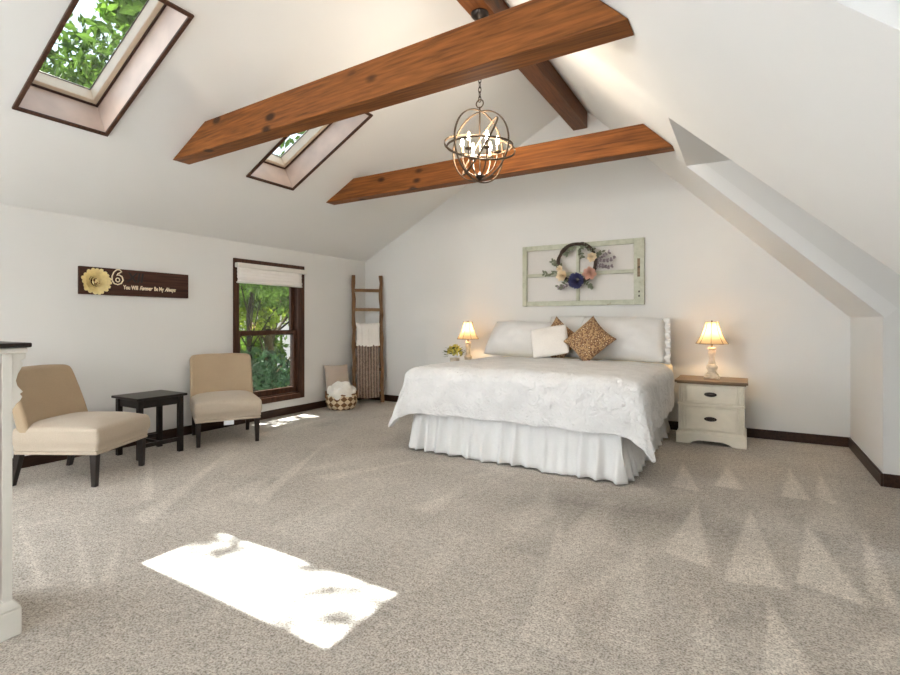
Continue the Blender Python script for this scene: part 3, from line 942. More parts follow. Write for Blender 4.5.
def place_pillow(name, label, cat, mat, W, H, T, c, tilt=0.0, yaw=0.0, roll=0.0, seed=0, group=None, pinch=0.07, flange=False, **kw):
    # local x = width, z = height, y = thickness; roll in its own plane, then lean back, then yaw
    b = pillow_mesh(W, H, T, seed, pinch, **kw)
    rot = Matrix.Rotation(yaw, 4, 'Z') @ Matrix.Rotation(tilt, 4, 'X') @ Matrix.Rotation(roll, 4, 'Y')
    o = b.build(name, mat, smooth=True, angle=180)
    o.matrix_world = Matrix.Translation(c) @ rot
    if flange:
        def fn(u, v):
            s_ = 2*v-1
            return Vector((W/2*(1 - pinch*(1-s_*s_))*math.sqrt(1 - kw.get('rnd_', 0)*abs(s_)**3)*(1 - kw.get('taper', 0)*s_) - 0.016 + u*0.065, (0.006+0.014*u)*math.sin(v*38), H/2*s_*(0.97+0.03*u)))
        B().grid(fn, 4, 60).build('ruffle', mat, o, smooth=True, solid=0.004)
    return tag(o, label, cat, group)

# ------------------------------------------------------------------ bed
BX0, BX1, BY0, BY1 = -2.665, -0.735, 3.93, 6.0
BC = ((BX0+BX1)/2, (BY0+BY1)/2, 0)
bd = thing('bed', 'wide bed with gathered white skirt, standing against the back wall', 'bed', BC)
def bo(b): return b.move((-BC[0], -BC[1], 0))
bo(B().box((BX0+0.06, BY0+0.06, 0.0), (BX1-0.06, BY1, 0.40))).build('box_spring', M['white_fab'], bd, bevel=0.03)
bo(B().box((BX0+0.02, BY0+0.03, 0.405), (BX1-0.02, BY1, 0.765))).build('mattress', M['white_fab'], bd, bevel=0.07, seg=4)
# gathered skirt round three sides
def skirt():
    b = B()
    pts = []
    corners = [(BX0-0.045, BY1-0.02), (BX0-0.045, BY0-0.04), (BX1-0.03, BY0-0.115), (BX1-0.015, BY1-0.02)]
    L = []
    for (a, c) in zip(corners, corners[1:]):
        n = int(math.hypot(c[0]-a[0], c[1]-a[1]) / 0.0125)
        d = Vector((c[0]-a[0], c[1]-a[1], 0)).normalized(); nn = Vector((d.y, -d.x, 0))
        for i in range(n):
            t = i / n
            L.append((Vector((a[0]+(c[0]-a[0])*t, a[1]+(c[1]-a[1])*t, 0)), -nn if False else nn, t, n))
    # outward normal: the path runs left side -> foot -> right side, so outward is to its right
    m = len(L); nv = 12
    vs = []
    s_ = 0.0
    for i, (p, nn, t, n) in enumerate(L):
        row = []
        ph = i * 0.0125
        e = min(1.0, min(t, 1 - t) * n / 6.0)
        out = nn
        fold = noise.noise(Vector((ph*6.5, 3.1, 0)))*0.8 + 1.1*(0.5 - abs(math.sin(ph*22 + 3.5*noise.noise(Vector((ph*2.2, 0, 0)))))**0.6) + 0.5*noise.noise(Vector((ph*20, 1, 0)))
        for j in range(nv + 1):
            v = j / nv
            amp = 0.012 + 0.058 * v
            o = -0.045 + 0.085 * v + amp * fold * (0.35 + 0.65*e) + 0.008*v*noise.noise(Vector((ph*9, v*4, 7)))
            z = 0.40 - v * (0.385 + 0.012*noise.noise(Vector((ph*3, 5, 2))))
            row.append(b.bm.verts.new((p.x + out.x*o*1, p.y + out.y*o, max(0.006, z))))
        vs.append(row)
    for a, c in zip(vs, vs[1:]):
        for j in range(nv):
            b.bm.faces.new((a[j], c[j], c[j+1], a[j+1]))
    return b
bo(skirt()).build('bed_skirt', M['white_fab'], bd, smooth=True, angle=180, solid=0.004)

def drape(name, mat, x0, x1, yf, yh, zt, R_, over_side, over_foot, nx=150, ny=150, folds=1.0, solid=0.012, p=4.0, sides=(1, 1)):
    cx, hw = (x0+x1)/2, (x1-x0)/2
    b = B()
    def fn(u, v):
        a = (2*u-1); side = 1 if a > 0 else -1
        ovs = over_side * sides[0 if side < 0 else 1]
        tot = hw + ovs
        foot_len = over_foot
        bb = yf - foot_len + v * (yh - yf + foot_len)
        # finer spacing is not needed: lengths are in metres on the flat cloth
        s_ = a * (hw + ovs)
        # scalloped hem
        dx = max(0.0, abs(s_) - hw); dy = max(0.0, yf - bb)
        if over_foot > 0:
            hemf = 1 + 0.035 * abs(math.sin(s_ * 7.5)) if dy > 0 else 1
            dy *= hemf
        if dx > 0: dx *= 1 + 0.04 * abs(math.sin(bb * 7.5))
        px = cx + max(-hw, min(hw, s_)); py = max(yf, bb)
        d = min((dx**p + dy**p) ** (1/p), 0.64)
        z = zt
        if d > 0:
            h = math.hypot(dx, dy)
            ox, oy = dx/h * side, -dy/h
            corner = min(dx, dy) / max(dx, dy)
            arc = R_ * PI / 2
            if d < arc:
                out = R_ * math.sin(d / R_); drop = R_ * (1 - math.cos(d / R_))
            else:
                e = d - arc
                headk = max(0.0, min(1.0, (5.35 - py) / 0.6))
                fl_ = (0.06 + 0.30 * corner) * (0.15 + 0.85*headk)
                tang = (py if dx > dy else px)
                rip = folds * (0.02 + 0.05 * corner) * (e / 0.4) * (math.sin(tang * 9 + 2.0*noise.noise(Vector((tang*1.5, side, 0)))) + 0.4*math.sin(tang*21+1))
                if corner > 0.02: rip = folds * 0.05 * (e/0.4) * math.sin(math.atan2(dy, dx) * 7 + 0.7) * min(1, corner*3) + rip * (1 - min(1, corner*4))
                out = R_ + fl_ * e + rip * 0.5 * (0.2 + 0.8*headk)
                drop = R_ + e * math.sqrt(max(0.2, 1 - fl_*fl_))
            px += ox * out; py += oy * out; z = zt - drop
        inner = max(0.0, 1 - d / 0.3)
        z += inner * (0.010 * noise.noise(Vector((px*2.3, py*2.3, 1))) + 0.004*noise.noise(Vector((px*9, py*9, 2))))
        q = 0.0035 * noise.noise(Vector((s_*8, bb*8, 4))) + (0.0065 * noise.noise(Vector((s_*12, bb*12, 9))) if over_foot > 0 else 0)
        if d > 0.05: px += ox * q * 1.5; py += oy * q * 1.5
        z += q * 0.6
        # gentle sag to the head end edge and rounder crown
        z -= 0.018 * (abs(px-cx)/hw if abs(px-cx) < hw else 1) ** 3
        return Vector((px, py, max(0.05, z)))
    b.grid(fn, nx, ny)
    return b
qb = drape('quilt', M['quilt'], BX0, BX1, BY0, 5.42, 0.79, 0.12, 0.47, 0.475, 240, 220, p=2.0)
tag(qb.build('quilt', M['quilt'], origin=(BC[0], 4.6, 0.79), smooth=True, angle=180, solid=0.012), 'white embossed quilt with scalloped hem spread over the bed', 'quilt')
sb = drape('sheet', M['sheet'], BX0+0.02, BX1-0.004, BY0+1.45, 5.93, 0.779, 0.06, 0.26, 0.0, 80, 60, 0.2)
tag(sb.build('bed_sheet', M['sheet'], origin=(BC[0], 5.6, 0.77), smooth=True, angle=180, solid=0.004), 'ivory sheet showing at the bed edge beside the right nightstand', 'sheet')

G = 'white bed pillows'
place_pillow('pillow', 'white pillow at left of the bed, nearest the ladder', 'pillow', M['white_fab'], 0.92, 0.49, 0.36, (-2.32, 5.69, 0.995), -0.55, 0.03, 0.03, 1, G, 0.03, rnd_=0.09, lump=0.04, taper=0.07)
place_pillow('pillow', 'white ruffled pillow at right of the bed, beside the nightstand', 'pillow', M['white_fab'], 0.98, 0.54, 0.38, (-1.19, 5.68, 1.02), -0.5, -0.05, 0.03, 5, G, 0.03, flange=True, rnd_=0.09, lump=0.04, taper=0.07)
place_pillow('pillow', 'white pillow upright at the middle, behind the patterned cushion', 'pillow', M['white_fab'], 0.60, 0.47, 0.16, (-1.76, 5.87, 1.045), -0.22, 0.0, 0.0, 9, G, 0.02, rnd_=0.07, lump=0.03)
place_pillow('cushion', 'small white nubby cushion leaning left of the patterned cushion', 'cushion', M['boucle'], 0.42, 0.38, 0.13, (-1.88, 5.38, 0.985), -0.50, 0.12, -0.20, 3, pinch=0.03, rnd_=0.12, lump=0.02)
place_pillow('cushion', 'brown and cream patterned cushion standing on its corner, front of bed pillows', 'cushion', M['leopard'], 0.40, 0.40, 0.19, (-1.43, 5.34, 1.005), -0.45, -0.10, math.radians(-47), 4, pinch=0.06, ears=0.25, lump=0.015)
place_pillow('cushion', 'brown patterned cushion whose corner peeks up behind the white nubby cushion', 'cushion', M['leopard'], 0.42, 0.42, 0.11, (-1.84, 5.55, 0.985), -0.40, 0.05, math.radians(38), 6, pinch=0.10, ears=0.3)

# ------------------------------------------------------------------ nightstands
def make_nightstand(label, grp):
    t = thing('nightstand', label, 'nightstand', group=grp)
    w, d = 0.61, 0.50                                  # local: front at -y, origin centre of footprint
    hw, hd = w/2, d/2
    B().box((-hw+0.02, -hd+0.025, 0.10), (hw-0.02, hd-0.005, 0.590)).build('body', M['cream'], t, bevel=0.003)
    b = B().box((-hw-0.012, -hd-0.014, 0.602), (hw+0.012, hd, 0.625)); b.box((-hw+0.004, -hd+0.006, 0.590), (hw-0.004, hd-0.003, 0.602))
    b.build('top', M['nstop'], t, bevel=0.004)
    # plinth with bracket feet
    ft = [(-hw, 0.0), (-hw+0.12, 0.0), (-hw+0.145, 0.022), (-hw+0.20, 0.04), (hw-0.20, 0.04), (hw-0.145, 0.022), (hw-0.12, 0.0), (hw, 0.0), (hw, 0.105), (-hw, 0.105)]
    b = B().prism([(p[0], -hd, p[1]) for p in ft], (0, 0.02, 0))
    b.box((-hw, -hd+0.02, 0.0), (-hw+0.02, hd-0.004, 0.105)); b.box((hw-0.02, -hd+0.02, 0.0), (hw, hd-0.004, 0.105))
    b.hexa([(-hw, -hd, 0.105), (hw, -hd, 0.105), (hw, hd-0.004, 0.105), (-hw, hd-0.004, 0.105)], [(-hw+0.02, -hd+0.02, 0.125), (hw-0.02, -hd+0.02, 0.125), (hw-0.02, hd-0.005, 0.125), (-hw+0.02, hd-0.005, 0.125)])
    b.build('plinth', M['cream'], t, bevel=0.003)
    B().box((-hw+0.012, -hd+0.010, 0.378), (hw-0.012, -hd+0.03, 0.400)).build('middle_rail', M['cream'], t, bevel=0.004)
    for sx in (-1, 1):
        for (z0, z1) in ((0.125, 0.378), (0.400, 0.588)):
            b = B()
            for k in range(3):
                xx = sx * (hw - 0.026 - 0.018 * k)
                b.box((xx-0.007, -hd+0.012, z0+0.004), (xx+0.007, -hd+0.028, z1-0.004))
            b.build('pilaster', M['cream'], t, bevel=0.004)
    for (z0, z1) in ((0.412, 0.575), (0.142, 0.366)):
        dr = B().box((-hw+0.085, -hd+0.012, z0), (hw-0.085, -hd+0.03, z1))
        dr = dr.build('drawer', M['cream'], t, bevel=0.003)
        frame = B()
        for (x0, x1, a, c) in ((-hw+0.085, hw-0.085, z0, z0+0.014), (-hw+0.085, hw-0.085, z1-0.014, z1), (-hw+0.085, -hw+0.099, z0, z1), (hw-0.099, hw-0.085, z0, z1)):
            frame.box((x0, -hd+0.005, a), (x1, -hd+0.013, c))
        frame.build('drawer_moulding', M['cream'], dr, bevel=0.003)
        zc = (z0+z1)/2
        b = B().ball((0, -hd+0.010, zc), (0.056, 0.004, 0.022), 20, 10)
        b.tube([(-0.036, -hd+0.006, zc+0.004), (-0.034, -hd-0.010, zc-0.004), (-0.018, -hd-0.016, zc-0.012), (0, -hd-0.017, zc-0.014), (0.018, -hd-0.016, zc-0.012), (0.034, -hd-0.010, zc-0.004), (0.036, -hd+0.006, zc+0.004)], 0.0042, 8)
        h = b.build('handle', M['darkmetal'], dr, smooth=True); h['label'] = 'oval dark metal pull'
    return t
n1 = make_nightstand('cream two drawer nightstand with brown top right of the bed', 'bedside nightstands')
n1.location = (-0.29, 5.72, 0)
n2 = copy_tree(n1); n2['label'] = 'cream nightstand left of the bed, hidden low behind the quilt'
n2.location = (-3.16, 5.72, 0)

# ------------------------------------------------------------------ table lamps
def make_lamp(label):
    t = thing('table_lamp', label, 'lamp', group='bedside table lamps')
    b = B().box((-0.072, -0.072, 0.0), (0.072, 0.072, 0.022)); b.box((-0.058, -0.058, 0.022), (0.058, 0.058, 0.046))
    b.build('base', M['distress'], t, bevel=0.006)
    prof = [(0.048, 0.046), (0.050, 0.056), (0.040, 0.064), (0.036, 0.08), (0.050, 0.10), (0.054, 0.12), (0.046, 0.138), (0.030, 0.150), (0.036, 0.158), (0.030, 0.168), (0.026, 0.20), (0.034, 0.25), (0.036, 0.275), (0.026, 0.288), (0.040, 0.298), (0.040, 0.31), (0.018, 0.318)]
    B().lathe(prof, seg=28).build('column', M['distress'], t, smooth=True, angle=50)
    B().tube([(0, 0, 0.318), (0, 0, 0.375)], 0.011, 12).build('socket', M['candle'], t, smooth=True)
    B().ball((0, 0, 0.425), (0.026, 0.026, 0.036), 14, 10).build('bulb', M['lamp_bulb'], t, smooth=True)
    # bell shade of eight panels
    n = 8; seg = 64
    pr = []
    for k in range(15):
        v = k / 14
        pr.append((0.058 + 0.090 * (0.35 * v + 0.65 * v ** 2.1), 0.575 - 0.222 * v))
    def fn(u, v):
        r, z = pr[int(round(v * 14))]
        a = 2 * PI * u
        loc = ((u * n) % 1.0) - 0.5
        k = math.cos(PI / n) / math.cos(loc * 2 * PI / n) * (1 - 0.02 * math.cos(loc * PI) * 0) 
        return Vector((r * k * math.cos(a), r * k * math.sin(a), z))
    B().grid(fn, seg, 14, wrap=True).build('lamp_shade', M['shade'], t, smooth=True, angle=25)
    b = B()
    for r, z in (pr[0], pr[-1]):
        b.tube([(r * math.cos(PI/n)/math.cos((((j/64*n) % 1)-0.5)*2*PI/n) * math.cos(2*PI*j/64), r * math.cos(PI/n)/math.cos((((j/64*n) % 1)-0.5)*2*PI/n) * math.sin(2*PI*j/64), z) for j in range(64)], 0.0035, 6, closed=True)
    for q in range(n):
        a = 2 * PI * q / n
        b.tube([((r+0.001) * math.cos(a), (r+0.001) * math.sin(a), z) for r, z in pr], 0.0028, 6)
    s_ = b.build('shade_trim', M['nstop'], t, smooth=True)
    b = B()
    for q in range(3):
        a = 2 * PI * q / 3
        b.tube([(0, 0, 0.572), (pr[0][0]*0.93 * math.cos(a), pr[0][0]*0.93 * math.sin(a), 0.572)], 0.002, 6)
    b.tube([(0, 0, 0.46), (0, 0, 0.574)], 0.003, 8); b.ball((0, 0, 0.582), 0.008, 10, 8)
    b.build('finial', M['darkmetal'], t, smooth=True)
    return t
L1 = make_lamp('lit lamp with tan bell shade on the nightstand right of the bed')
L1.location = (-0.29, 5.74, 0.626)
L2 = copy_tree(L1); L2['label'] = 'lit lamp with tan bell shade left of bed, beside yellow flowers'
L2.location = (-3.12, 5.76, 0.626)

# ------------------------------------------------------------------ yellow flowers on the left nightstand
pp = thing('flower_pot', 'small pot of yellow green flowers left of the bed, beside the lamp', 'plant', (-3.20, 5.55, 0.626))
B().lathe([(0.035, 0.0), (0.05, 0.02), (0.06, 0.10), (0.064, 0.115), (0.056, 0.115)], seg=20).build('pot', M['distress'], pp, smooth=True)
b = B(); b2 = B()
for k in range(150):
    a = random.uniform(0, 2*PI); r = 0.105 * math.sqrt(random.random()); z = 0.13 + 0.12 * (1 - (r/0.13)**2) + random.uniform(-.03, .02)
    c = Vector((r*math.cos(a), r*math.sin(a)*0.7, z)); nn = Vector((math.cos(a)*r*6, math.sin(a)*r*6, 0.9))
    if k % 5 < 3:
        flower(b, c, nn, random.uniform(0.025, 0.042), 2, 0.6, 0.3)
    else:
        petal(b2, c - Vector((0, 0, 0.01)), nn, (1, 0, 0.2), a, 0.07, 0.035, 0.3, 0.2)
b.build('blossoms', M['posy'], pp, smooth=True); b2.build('leaves', M['posy_leaf'], pp, smooth=True)

# ------------------------------------------------------------------ basket, its throw, the cushion behind
bk = thing('woven_basket', 'round woven basket with brown and cream diamonds below the ladder', 'basket', (-4.815, 5.215, 0))
B().lathe([(0.02, 0.004), (0.165, 0.004), (0.19, 0.03), (0.215, 0.10), (0.21, 0.17), (0.195, 0.205), (0.185, 0.205), (0.20, 0.16), (0.20, 0.10), (0.17, 0.03), (0.02, 0.02)], seg=40).build('body', M['basket'], bk, smooth=True, angle=60)
B().tube([(0.192*math.cos(2*PI*j/48), 0.192*math.sin(2*PI*j/48), 0.207 + 0.003*math.sin(j*2.6)) for j in range(48)], 0.011, 8, closed=True).build('rim', M['wicker'], bk, smooth=True)
for a0 in (math.radians(43), math.radians(-137)):
    d = Vector((math.cos(a0), math.sin(a0), 0)); s_ = Vector((-d.y, d.x, 0))
    B().tube([d*0.212 + s_*(0.075*math.cos(t*PI/12)) + Vector((0, 0, 0.16 + 0.085*math.sin(t*PI/12))) for t in range(13)], 0.009, 8).build('handle', M['wicker'], bk, smooth=True)
b = B().ball((0, 0, 0), (0.186, 0.186, 0.15), 56, 36)
for v in b.bm.verts:
    q = v.co * 16
    v.co += v.co.normalized() * (0.030 * noise.noise(q) + 0.05 * abs(noise.noise(v.co * 8 + Vector((3, 1, 0)))))
    if v.co.z < -0.07: v.co.z = -0.07
tag(b.move((0, 0, 0)).build('fluffy_throw', M['fluffy'], origin=(0, 0, 0), smooth=True, angle=180), 'fluffy white throw bundled in the woven basket', 'blanket').location = (-4.815, 5.215, 0.205)
place_pillow('cushion', 'plain beige cushion propped against wall behind the woven basket', 'cushion', M['beige_cush'], 0.47, 0.47, 0.13, (-5.005, 5.335, 0.345), -0.16, math.radians(90), 0.04, 12, pinch=0.06).location.z = 0.36

# ------------------------------------------------------------------ old window frame and wreath on the back wall
wf = thing('old_window_frame', 'weathered sage green window frame hung above the bed', 'wall decor', (-1.73, YB-0.001, 1.40))
def wl(b): return b.move((1.73, -(YB-0.001), -1.40))
y0_, y1_ = YB-0.038, YB-0.004
fx0_, fx1_, fz0_, fz1_ = -2.475, -0.99, 1.40, 2.165
wl(B().box((fx0_, y0_, fz0_), (fx0_+0.058, y1_, fz1_))).build('stile', M['sage'], wf, bevel=0.004)
wl(B().box((fx1_-0.115, y0_, fz0_), (fx1_, y1_, fz1_))).build('stile', M['sage'], wf, bevel=0.004)
wl(B().box((fx0_+0.058, y0_, fz1_-0.06), (fx1_-0.115, y1_, fz1_))).build('rail', M['sage'], wf, bevel=0.004)
wl(B().box((fx0_+0.058, y0_, fz0_), (fx1_-0.115, y1_, fz0_+0.06))).build('rail', M['sage'], wf, bevel=0.004)
wl(B().box((-1.775, y0_+0.003, fz0_+0.06), (-1.737, y1_-0.004, fz1_-0.06))).build('muntin', M['sage'], wf, bevel=0.004)
for xa, xb in ((fx0_+0.058, -1.77), (-1.742, fx1_-0.115)):
    wl(B().box((xa, y0_+0.003, 1.768), (xb, y1_-0.004, 1.81))).build('muntin', M['sage'], wf, bevel=0.004)
    for za, zb in ((fz0_+0.06, 1.768), (1.81, fz1_-0.06)):
        wl(B().box((xa, y1_-0.010, za), (xb, y1_-0.007, zb))).build('pane', M['old_glass'], wf)
b = B().box((-1.065, y0_-0.004, 1.72), (-1.035, y0_+0.001, 1.93))
wl(b).build('latch_plate', M['nstop'], wf, bevel=0.003)
b = B()
for z in (1.50, 1.55, 1.83): b.ball((-1.045, y0_-0.004, z), (0.008, 0.006, 0.012), 10, 6)
wl(b).build('latch', M['darkmetal'], wf, smooth=True)

WC = Vector((-1.755, YB-0.075, 1.915))
wr = thing('flower_wreath', 'twig wreath with cream, pink and indigo flowers on green frame', 'wreath', WC)
b = B()
for k in range(9):
    pts = []
    for j in range(60):
        a = 2*PI*j/60
        rr = 0.232 + 0.017*math.cos(a*5 + k*0.7) + 0.006*math.sin(a*11+k)
        pts.append((rr*math.cos(a), -0.0 + 0.016*math.sin(a*5 + k*0.7), rr*math.sin(a)))
    b.tube(pts, 0.0065, 6, closed=True)
b.build('twig_ring', M['twig'], wr, smooth=True)
for nm, mt, cx_, cz_, r, ly, wfac in (('indigo_flower', 'petal_blue', 0.0, -0.215, 0.098, 9, 0.42), ('pink_rose', 'petal_pink', 0.165, -0.135, 0.088, 8, 0.7), ('cream_rose', 'petal_cream', -0.165, -0.145, 0.08, 8, 0.7), ('cream_rose', 'petal_cream', 0.19, 0.055, 0.066, 7, 0.7), ('cream_rose', 'petal_cream', -0.20, -0.06, 0.045, 4, 0.85)):
    b = B()
    if nm == 'indigo_flower': pompon(b, (cx_, -0.02, cz_), (0, -1, -0.1), r)
    else: flower(b, (cx_, -0.025, cz_), (cx_*0.8, -1, cz_*0.4), r, ly, wfac, 0.35)
    b.build(nm, M[mt], wr, smooth=True)
def sprig(b, p, d, L, n, lw, ll):
    p = Vector(p); d = Vector(d).normalized()
    path = [p + d*(L*t/6) + Vector((0, -0.012*math.sin(t*PI/6), 0.01*math.sin(t))) for t in range(7)]
    b.tube(path, 0.0022, 5)
    for k in range(n):
        q = path[min(6, 1 + int(6*k/n))]
        petal(b, q, (0, -1, 0.1), d, random.choice((-1, 1))*random.uniform(0.3, 1.1), ll*random.uniform(.8, 1.2), lw, random.uniform(0, .5), 0.15, 3, 2)
for (p, d, L) in (((-0.16, 0, -0.12), (-1, 0, 0.05), 0.25), ((-0.17, 0, -0.06), (-0.7, 0, 0.5), 0.16), ((0.02, 0, 0.215), (1, 0, -0.35), 0.18), ((-0.02, 0, 0.2), (-0.6, 0, -0.5), 0.14), ((0.20, 0, 0.02), (0.6, 0, 0.6), 0.14), ((0.06, 0, -0.22), (0.9, 0, -0.5), 0.14), ((-0.06, 0, -0.22), (-1, 0, -0.35), 0.17), ((0.05, -0.01, 0.2), (0.1, 0, -0.9), 0.12)):
    b = B(); sprig(b, p, d, L, 14, 0.026, 0.045); b.build('leafy_sprig', M['wleaf'], wr, smooth=True)
for (p, d, L) in (((0.20, 0, -0.03), (1, 0, 0.25), 0.24), ((0.2, 0, -0.06), (1, 0, 0.0), 0.2), ((0.2, 0, 0.0), (1, 0, 0.6), 0.2), ((0.0, 0, -0.25), (-1, 0, -0.2), 0.22)):
    b = B(); sprig(b, p, d, L, 26, 0.024, 0.034); b.build('mauve_sprig', M['mauve'], wr, smooth=True)

# ------------------------------------------------------------------ outdoors
GZ = -3.2
struct(B().box((-60, -25, GZ-0.1), (-6.5, 60, GZ)).build('ground', M['ground']))
def tree(label, base, h, tr, clumps, leafmat, bark, nleaf, lsz, leanv=(0, 0), fork=None, seed=0):
    rnd = random.Random(seed)
    t = thing('tree', label, 'tree', (base[0], base[1], GZ), group='trees outside the windows')
    b = B()
    path = []
    for k in range(10):
        s_ = k / 9
        path.append((leanv[0]*s_*s_ + 0.06*math.sin(k*1.3+seed), leanv[1]*s_*s_ + 0.06*math.cos(k*1.1+seed), h*s_))
    b.tube(path, [tr*(1-0.6*k/9) for k in range(10)], 10)
    if fork:
        s0 = Vector(path[fork[0]]); b.tube([s0, s0 + Vector(fork[1])*0.5, s0 + Vector(fork[1]) + Vector((0, 0, .4))], [tr*.55, tr*.42, tr*.25], 8)
    for c in clumps:
        s0 = Vector(path[min(9, max(2, int(9 * (c[2]-0.8) / h)))])
        b.tube([s0, (s0 + Vector(c[:3])) / 2 + Vector((0, 0, .25)), Vector(c[:3])], [tr*.2, tr*.12, tr*.05], 6)
    b.build('trunk', bark, t, smooth=True)
    verts = []; faces = []
    tot = sum(c[3]**2 for c in clumps)
    for c in clumps:
        for k in range(c[4] if len(c) > 4 else int(nleaf * c[3]**2 / tot)):
            d = Vector((rnd.gauss(0, 1), rnd.gauss(0, 1), rnd.gauss(0, 1))).normalized() * (c[3] * rnd.random() ** 0.4)
            p = Vector(c[:3]) + Vector((d.x, d.y, d.z * 0.75))
            a = Vector((rnd.gauss(0, 1), rnd.gauss(0, 1), rnd.gauss(0, .5))).normalized()
            u = a.orthogonal().normalized(); w = a.cross(u)
            th = rnd.uniform(0, 2*PI); u, w = u*math.cos(th)+w*math.sin(th), w*math.cos(th)-u*math.sin(th)
            L = lsz * rnd.uniform(0.6, 1.3); n = len(verts)
            verts += [p - u*L, p + w*L*0.42 + a*L*.1, p + u*L, p - w*L*0.42 + a*L*.1]
            faces.append((n, n+1, n+2, n+3))
    me = bpy.data.meshes.new('foliage'); me.from_pydata([tuple(v) for v in verts], [], faces)
    me.materials.append(leafmat)
    o = bpy.data.objects.new('foliage', me); COL.objects.link(o); o.parent = t
    return t
def crown(h, R_, n, rnd, zlo=0.4, rr=(0.9, 1.5)):
    out = []
    for k in range(n):
        a = rnd.uniform(0, 2*PI); z = h * rnd.uniform(zlo, 1.05); r = R_ * rnd.uniform(0.15, 1) * (1.15 - 0.5 * z / h)
        out.append((r*math.cos(a), r*math.sin(a), z, rnd.uniform(*rr)))
    return out
rn = random.Random(5)
def cl(n, x0, x1, y0, y1, z0, z1, r0, r1):
    return [(rn.uniform(x0, x1), rn.uniform(y0, y1), rn.uniform(z0, z1), rn.uniform(r0, r1)) for _ in range(n)]
TREES = [
    ('olive trunked tree leaning outside the brown window', (-9.3, 8.0), 7.0, 0.14, cl(10, -1.6, 1.4, -1.6, 2.0, 4.6, 6.0, .5, .8), 'leaf_a', 'bark_olive', 7500, 0.075, (-0.5, -0.9), (5, (-0.4, 1.0, 1.9)), 1),
    ('slim dark trunked tree at left of the brown window view', (-8.0, 6.15), 5.8, 0.07, cl(7, -.8, .8, -.9, 1.2, 4.9, 5.9, .4, .65), 'leaf_b', 'bark', 3500, 0.07, (0.1, 0.1), None, 2),
    ('bushy blue green tree low beyond the brown window', (-8.7, 7.5), 3.2, 0.07, cl(13, -1.0, 1.2, -1.7, 2.0, 1.9, 3.9, .45, .75), 'leaf_c', 'bark', 10000, 0.07, (0, 0), None, 3),
    ('tall leafy tree seen through the front skylight', (-12.5, 5.4), 9.6, 0.2, crown(9.4, 2.6, 15, rn, 0.62), 'leaf_d', 'bark', 9000, 0.13, (0.3, 0.1), None, 4),
    ('dense tree at lower edge of the front skylight view', (-16.5, 7.8), 9.2, 0.22, crown(10.5, 3.2, 14, rn, 0.55), 'leaf_b', 'bark', 8000, 0.17, (0.2, -0.2), None, 5),
    ('grey green tree seen through the rear skylight', (-12.0, 11.3), 9.5, 0.2, crown(11.8, 2.8, 14, rn, 0.55), 'leaf_d', 'bark', 4500, 0.15, (0, 0), None, 6),
    ('far yellow green tree behind the olive trunk', (-14.5, 12.0), 7.0, 0.2, cl(14, -3, 3, -3, 3, 4.9, 7.4, .7, 1.1), 'leaf_a', 'bark', 9000, 0.11, (0, 0), None, 7),
    ('far mid green tree right in the brown window view', (-13.0, 14.5), 7.0, 0.2, cl(13, -2.5, 2.5, -3, 3, 4.8, 7.2, .7, 1.1), 'leaf_d', 'bark', 8000, 0.12, (0, 0), None, 8),
    ('farthest low green tree filling the window background', (-16.0, 14.5), 4.0, 0.12, cl(18, -3.5, 3.5, -4.5, 4.5, 1.0, 3.9, .9, 1.3), 'leaf_b', 'bark', 9000, 0.14, (0, 0), None, 9),
    ('overhanging tree close to the roof above the rear skylight', (-7.6, 3.75), 9.2, 0.14, [(1.3, 0.05, 10.2, 1.2), (0.4, 0.5, 9.2, 1.1), (2.2, -.1, 11.2, 1.2), (1.5, .6, 9.6, 0.9), (0.3, -1.83, 13.2, 0.30, 20), (-.55, -1.75, 13.0, 0.28, 15)], 'leaf_b', 'bark', 5200, 0.15, (0.3, 0.1), None, 10),
]
for t_ in TREES:
    tree(t_[0], t_[1], t_[2], t_[3], t_[4], M[t_[5]], M[t_[6]], t_[7], t_[8], t_[9], t_[10], t_[11])
hs = thing('house', 'pale neighbouring house glimpsed between the trees', 'house', (-33, 26, GZ))
B().box((-3, -5, 0), (3, 5, 5.0)).build('wall', M['siding'], hs)
B().prism([(-3.4, -5.3, 4.9), (3.4, -5.3, 4.9), (0, -5.3, 7.2)], (0, 10.6, 0)).build('roof', M['bark'], hs)

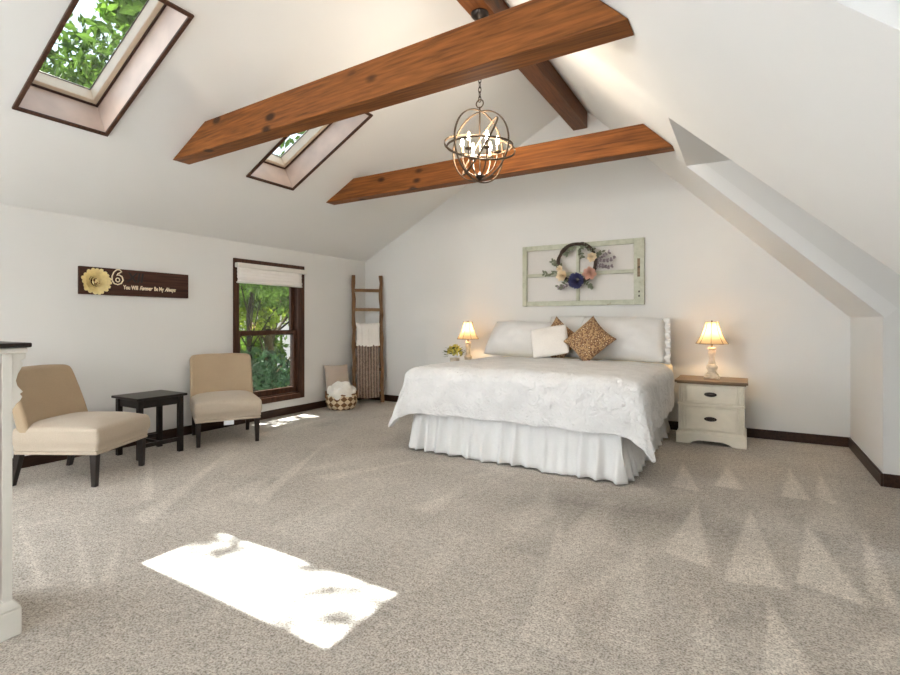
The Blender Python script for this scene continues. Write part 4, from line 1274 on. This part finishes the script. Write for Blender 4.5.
# ------------------------------------------------------------------ light
def area(name, loc, rot, sx, sy, p, c=(1, 1, 1)):
    l = bpy.data.lights.new(name, 'AREA'); l.shape = 'RECTANGLE'; l.size = sx; l.size_y = sy; l.energy = p; l.color = c
    o = bpy.data.objects.new(name, l); COL.objects.link(o); o.location = loc; o.rotation_euler = rot
    return o
FILL_TINT = (0.90, 0.955, 1.0)
area('front_fill_lamp', ((fx0+fx1)/2, YF+0.03, (fz0+fz1)/2), (PI/2, 0, PI), 1.95, 2.35, 680, FILL_TINT)  # added fill lamp, tall enough to reach the gable over the beams
area('side_fill_lamp', (XL+0.03, -1.7, 1.3), (0, -PI/2, 0), 1.4, 2.4, 45, FILL_TINT)  # fill lamp added to brighten the right slope
s_ = bpy.data.lights.new('sun', 'SUN'); s_.energy = 9; s_.angle = 0.009; s_.color = (1, 0.98, 0.95)
so = bpy.data.objects.new('sun', s_); COL.objects.link(so)
sd = Vector((0.574, -0.03, -1.0)).normalized()
so.rotation_euler = sd.to_track_quat('-Z', 'Y').to_euler(); so.location = (-8, 3, 12)
def point(name, loc, p, r, c):
    l = bpy.data.lights.new(name, 'POINT'); l.energy = p; l.shadow_soft_size = r; l.color = c
    o = bpy.data.objects.new(name, l); COL.objects.link(o); o.location = loc
WARM = (1.0, 0.76, 0.48)
point('chandelier_glow', CH + Vector((0, 0, 0.02)), 10, 0.05, (1.0, 0.9, 0.76))
for L in (L1, L2):
    point('lamp_glow', Vector(L.location) + Vector((0, 0, 0.475)), 2.6, 0.03, WARM)

w = bpy.data.worlds.new('World'); S.world = w; w.use_nodes = True
nt = w.node_tree; bg = nt.nodes['Background']
sk = nt.nodes.new('ShaderNodeTexSky'); sk.sky_type = 'HOSEK_WILKIE'
sk.sun_direction = (-sd).normalized(); sk.turbidity = 4.0
mx = nt.nodes.new('ShaderNodeMix'); mx.data_type = 'RGBA'; mx.inputs['Factor'].default_value = 0.6
nt.links.new(sk.outputs[0], mx.inputs[6]); mx.inputs[7].default_value = (0.85, 0.93, 1.0, 1)
nt.links.new(mx.outputs[2], bg.inputs['Color']); bg.inputs['Strength'].default_value = 0.95

# ------------------------------------------------------------------ camera
cam = bpy.data.cameras.new('camera'); cam.sensor_width = 36; cam.lens = 36 * 500.749 / 900
cam.shift_y = -15.5 / 900; cam.clip_start = 0.05
co = bpy.data.objects.new('camera', cam); COL.objects.link(co)
co.location = (0, 0, 1.2); co.rotation_euler = (PI/2, 0, 0.53238)
S.camera = co
S.view_settings.view_transform = 'Standard'; S.view_settings.look = 'None'
S.view_settings.exposure = 2.1; S.view_settings.gamma = 1.0
try: S.view_settings.use_curve_mapping = False
except Exception: pass
S.cycles.use_denoising = True
S.cycles.max_bounces = 10; S.cycles.diffuse_bounces = 6; S.cycles.transparent_max_bounces = 12
S.cycles.sample_clamp_indirect = 8.0
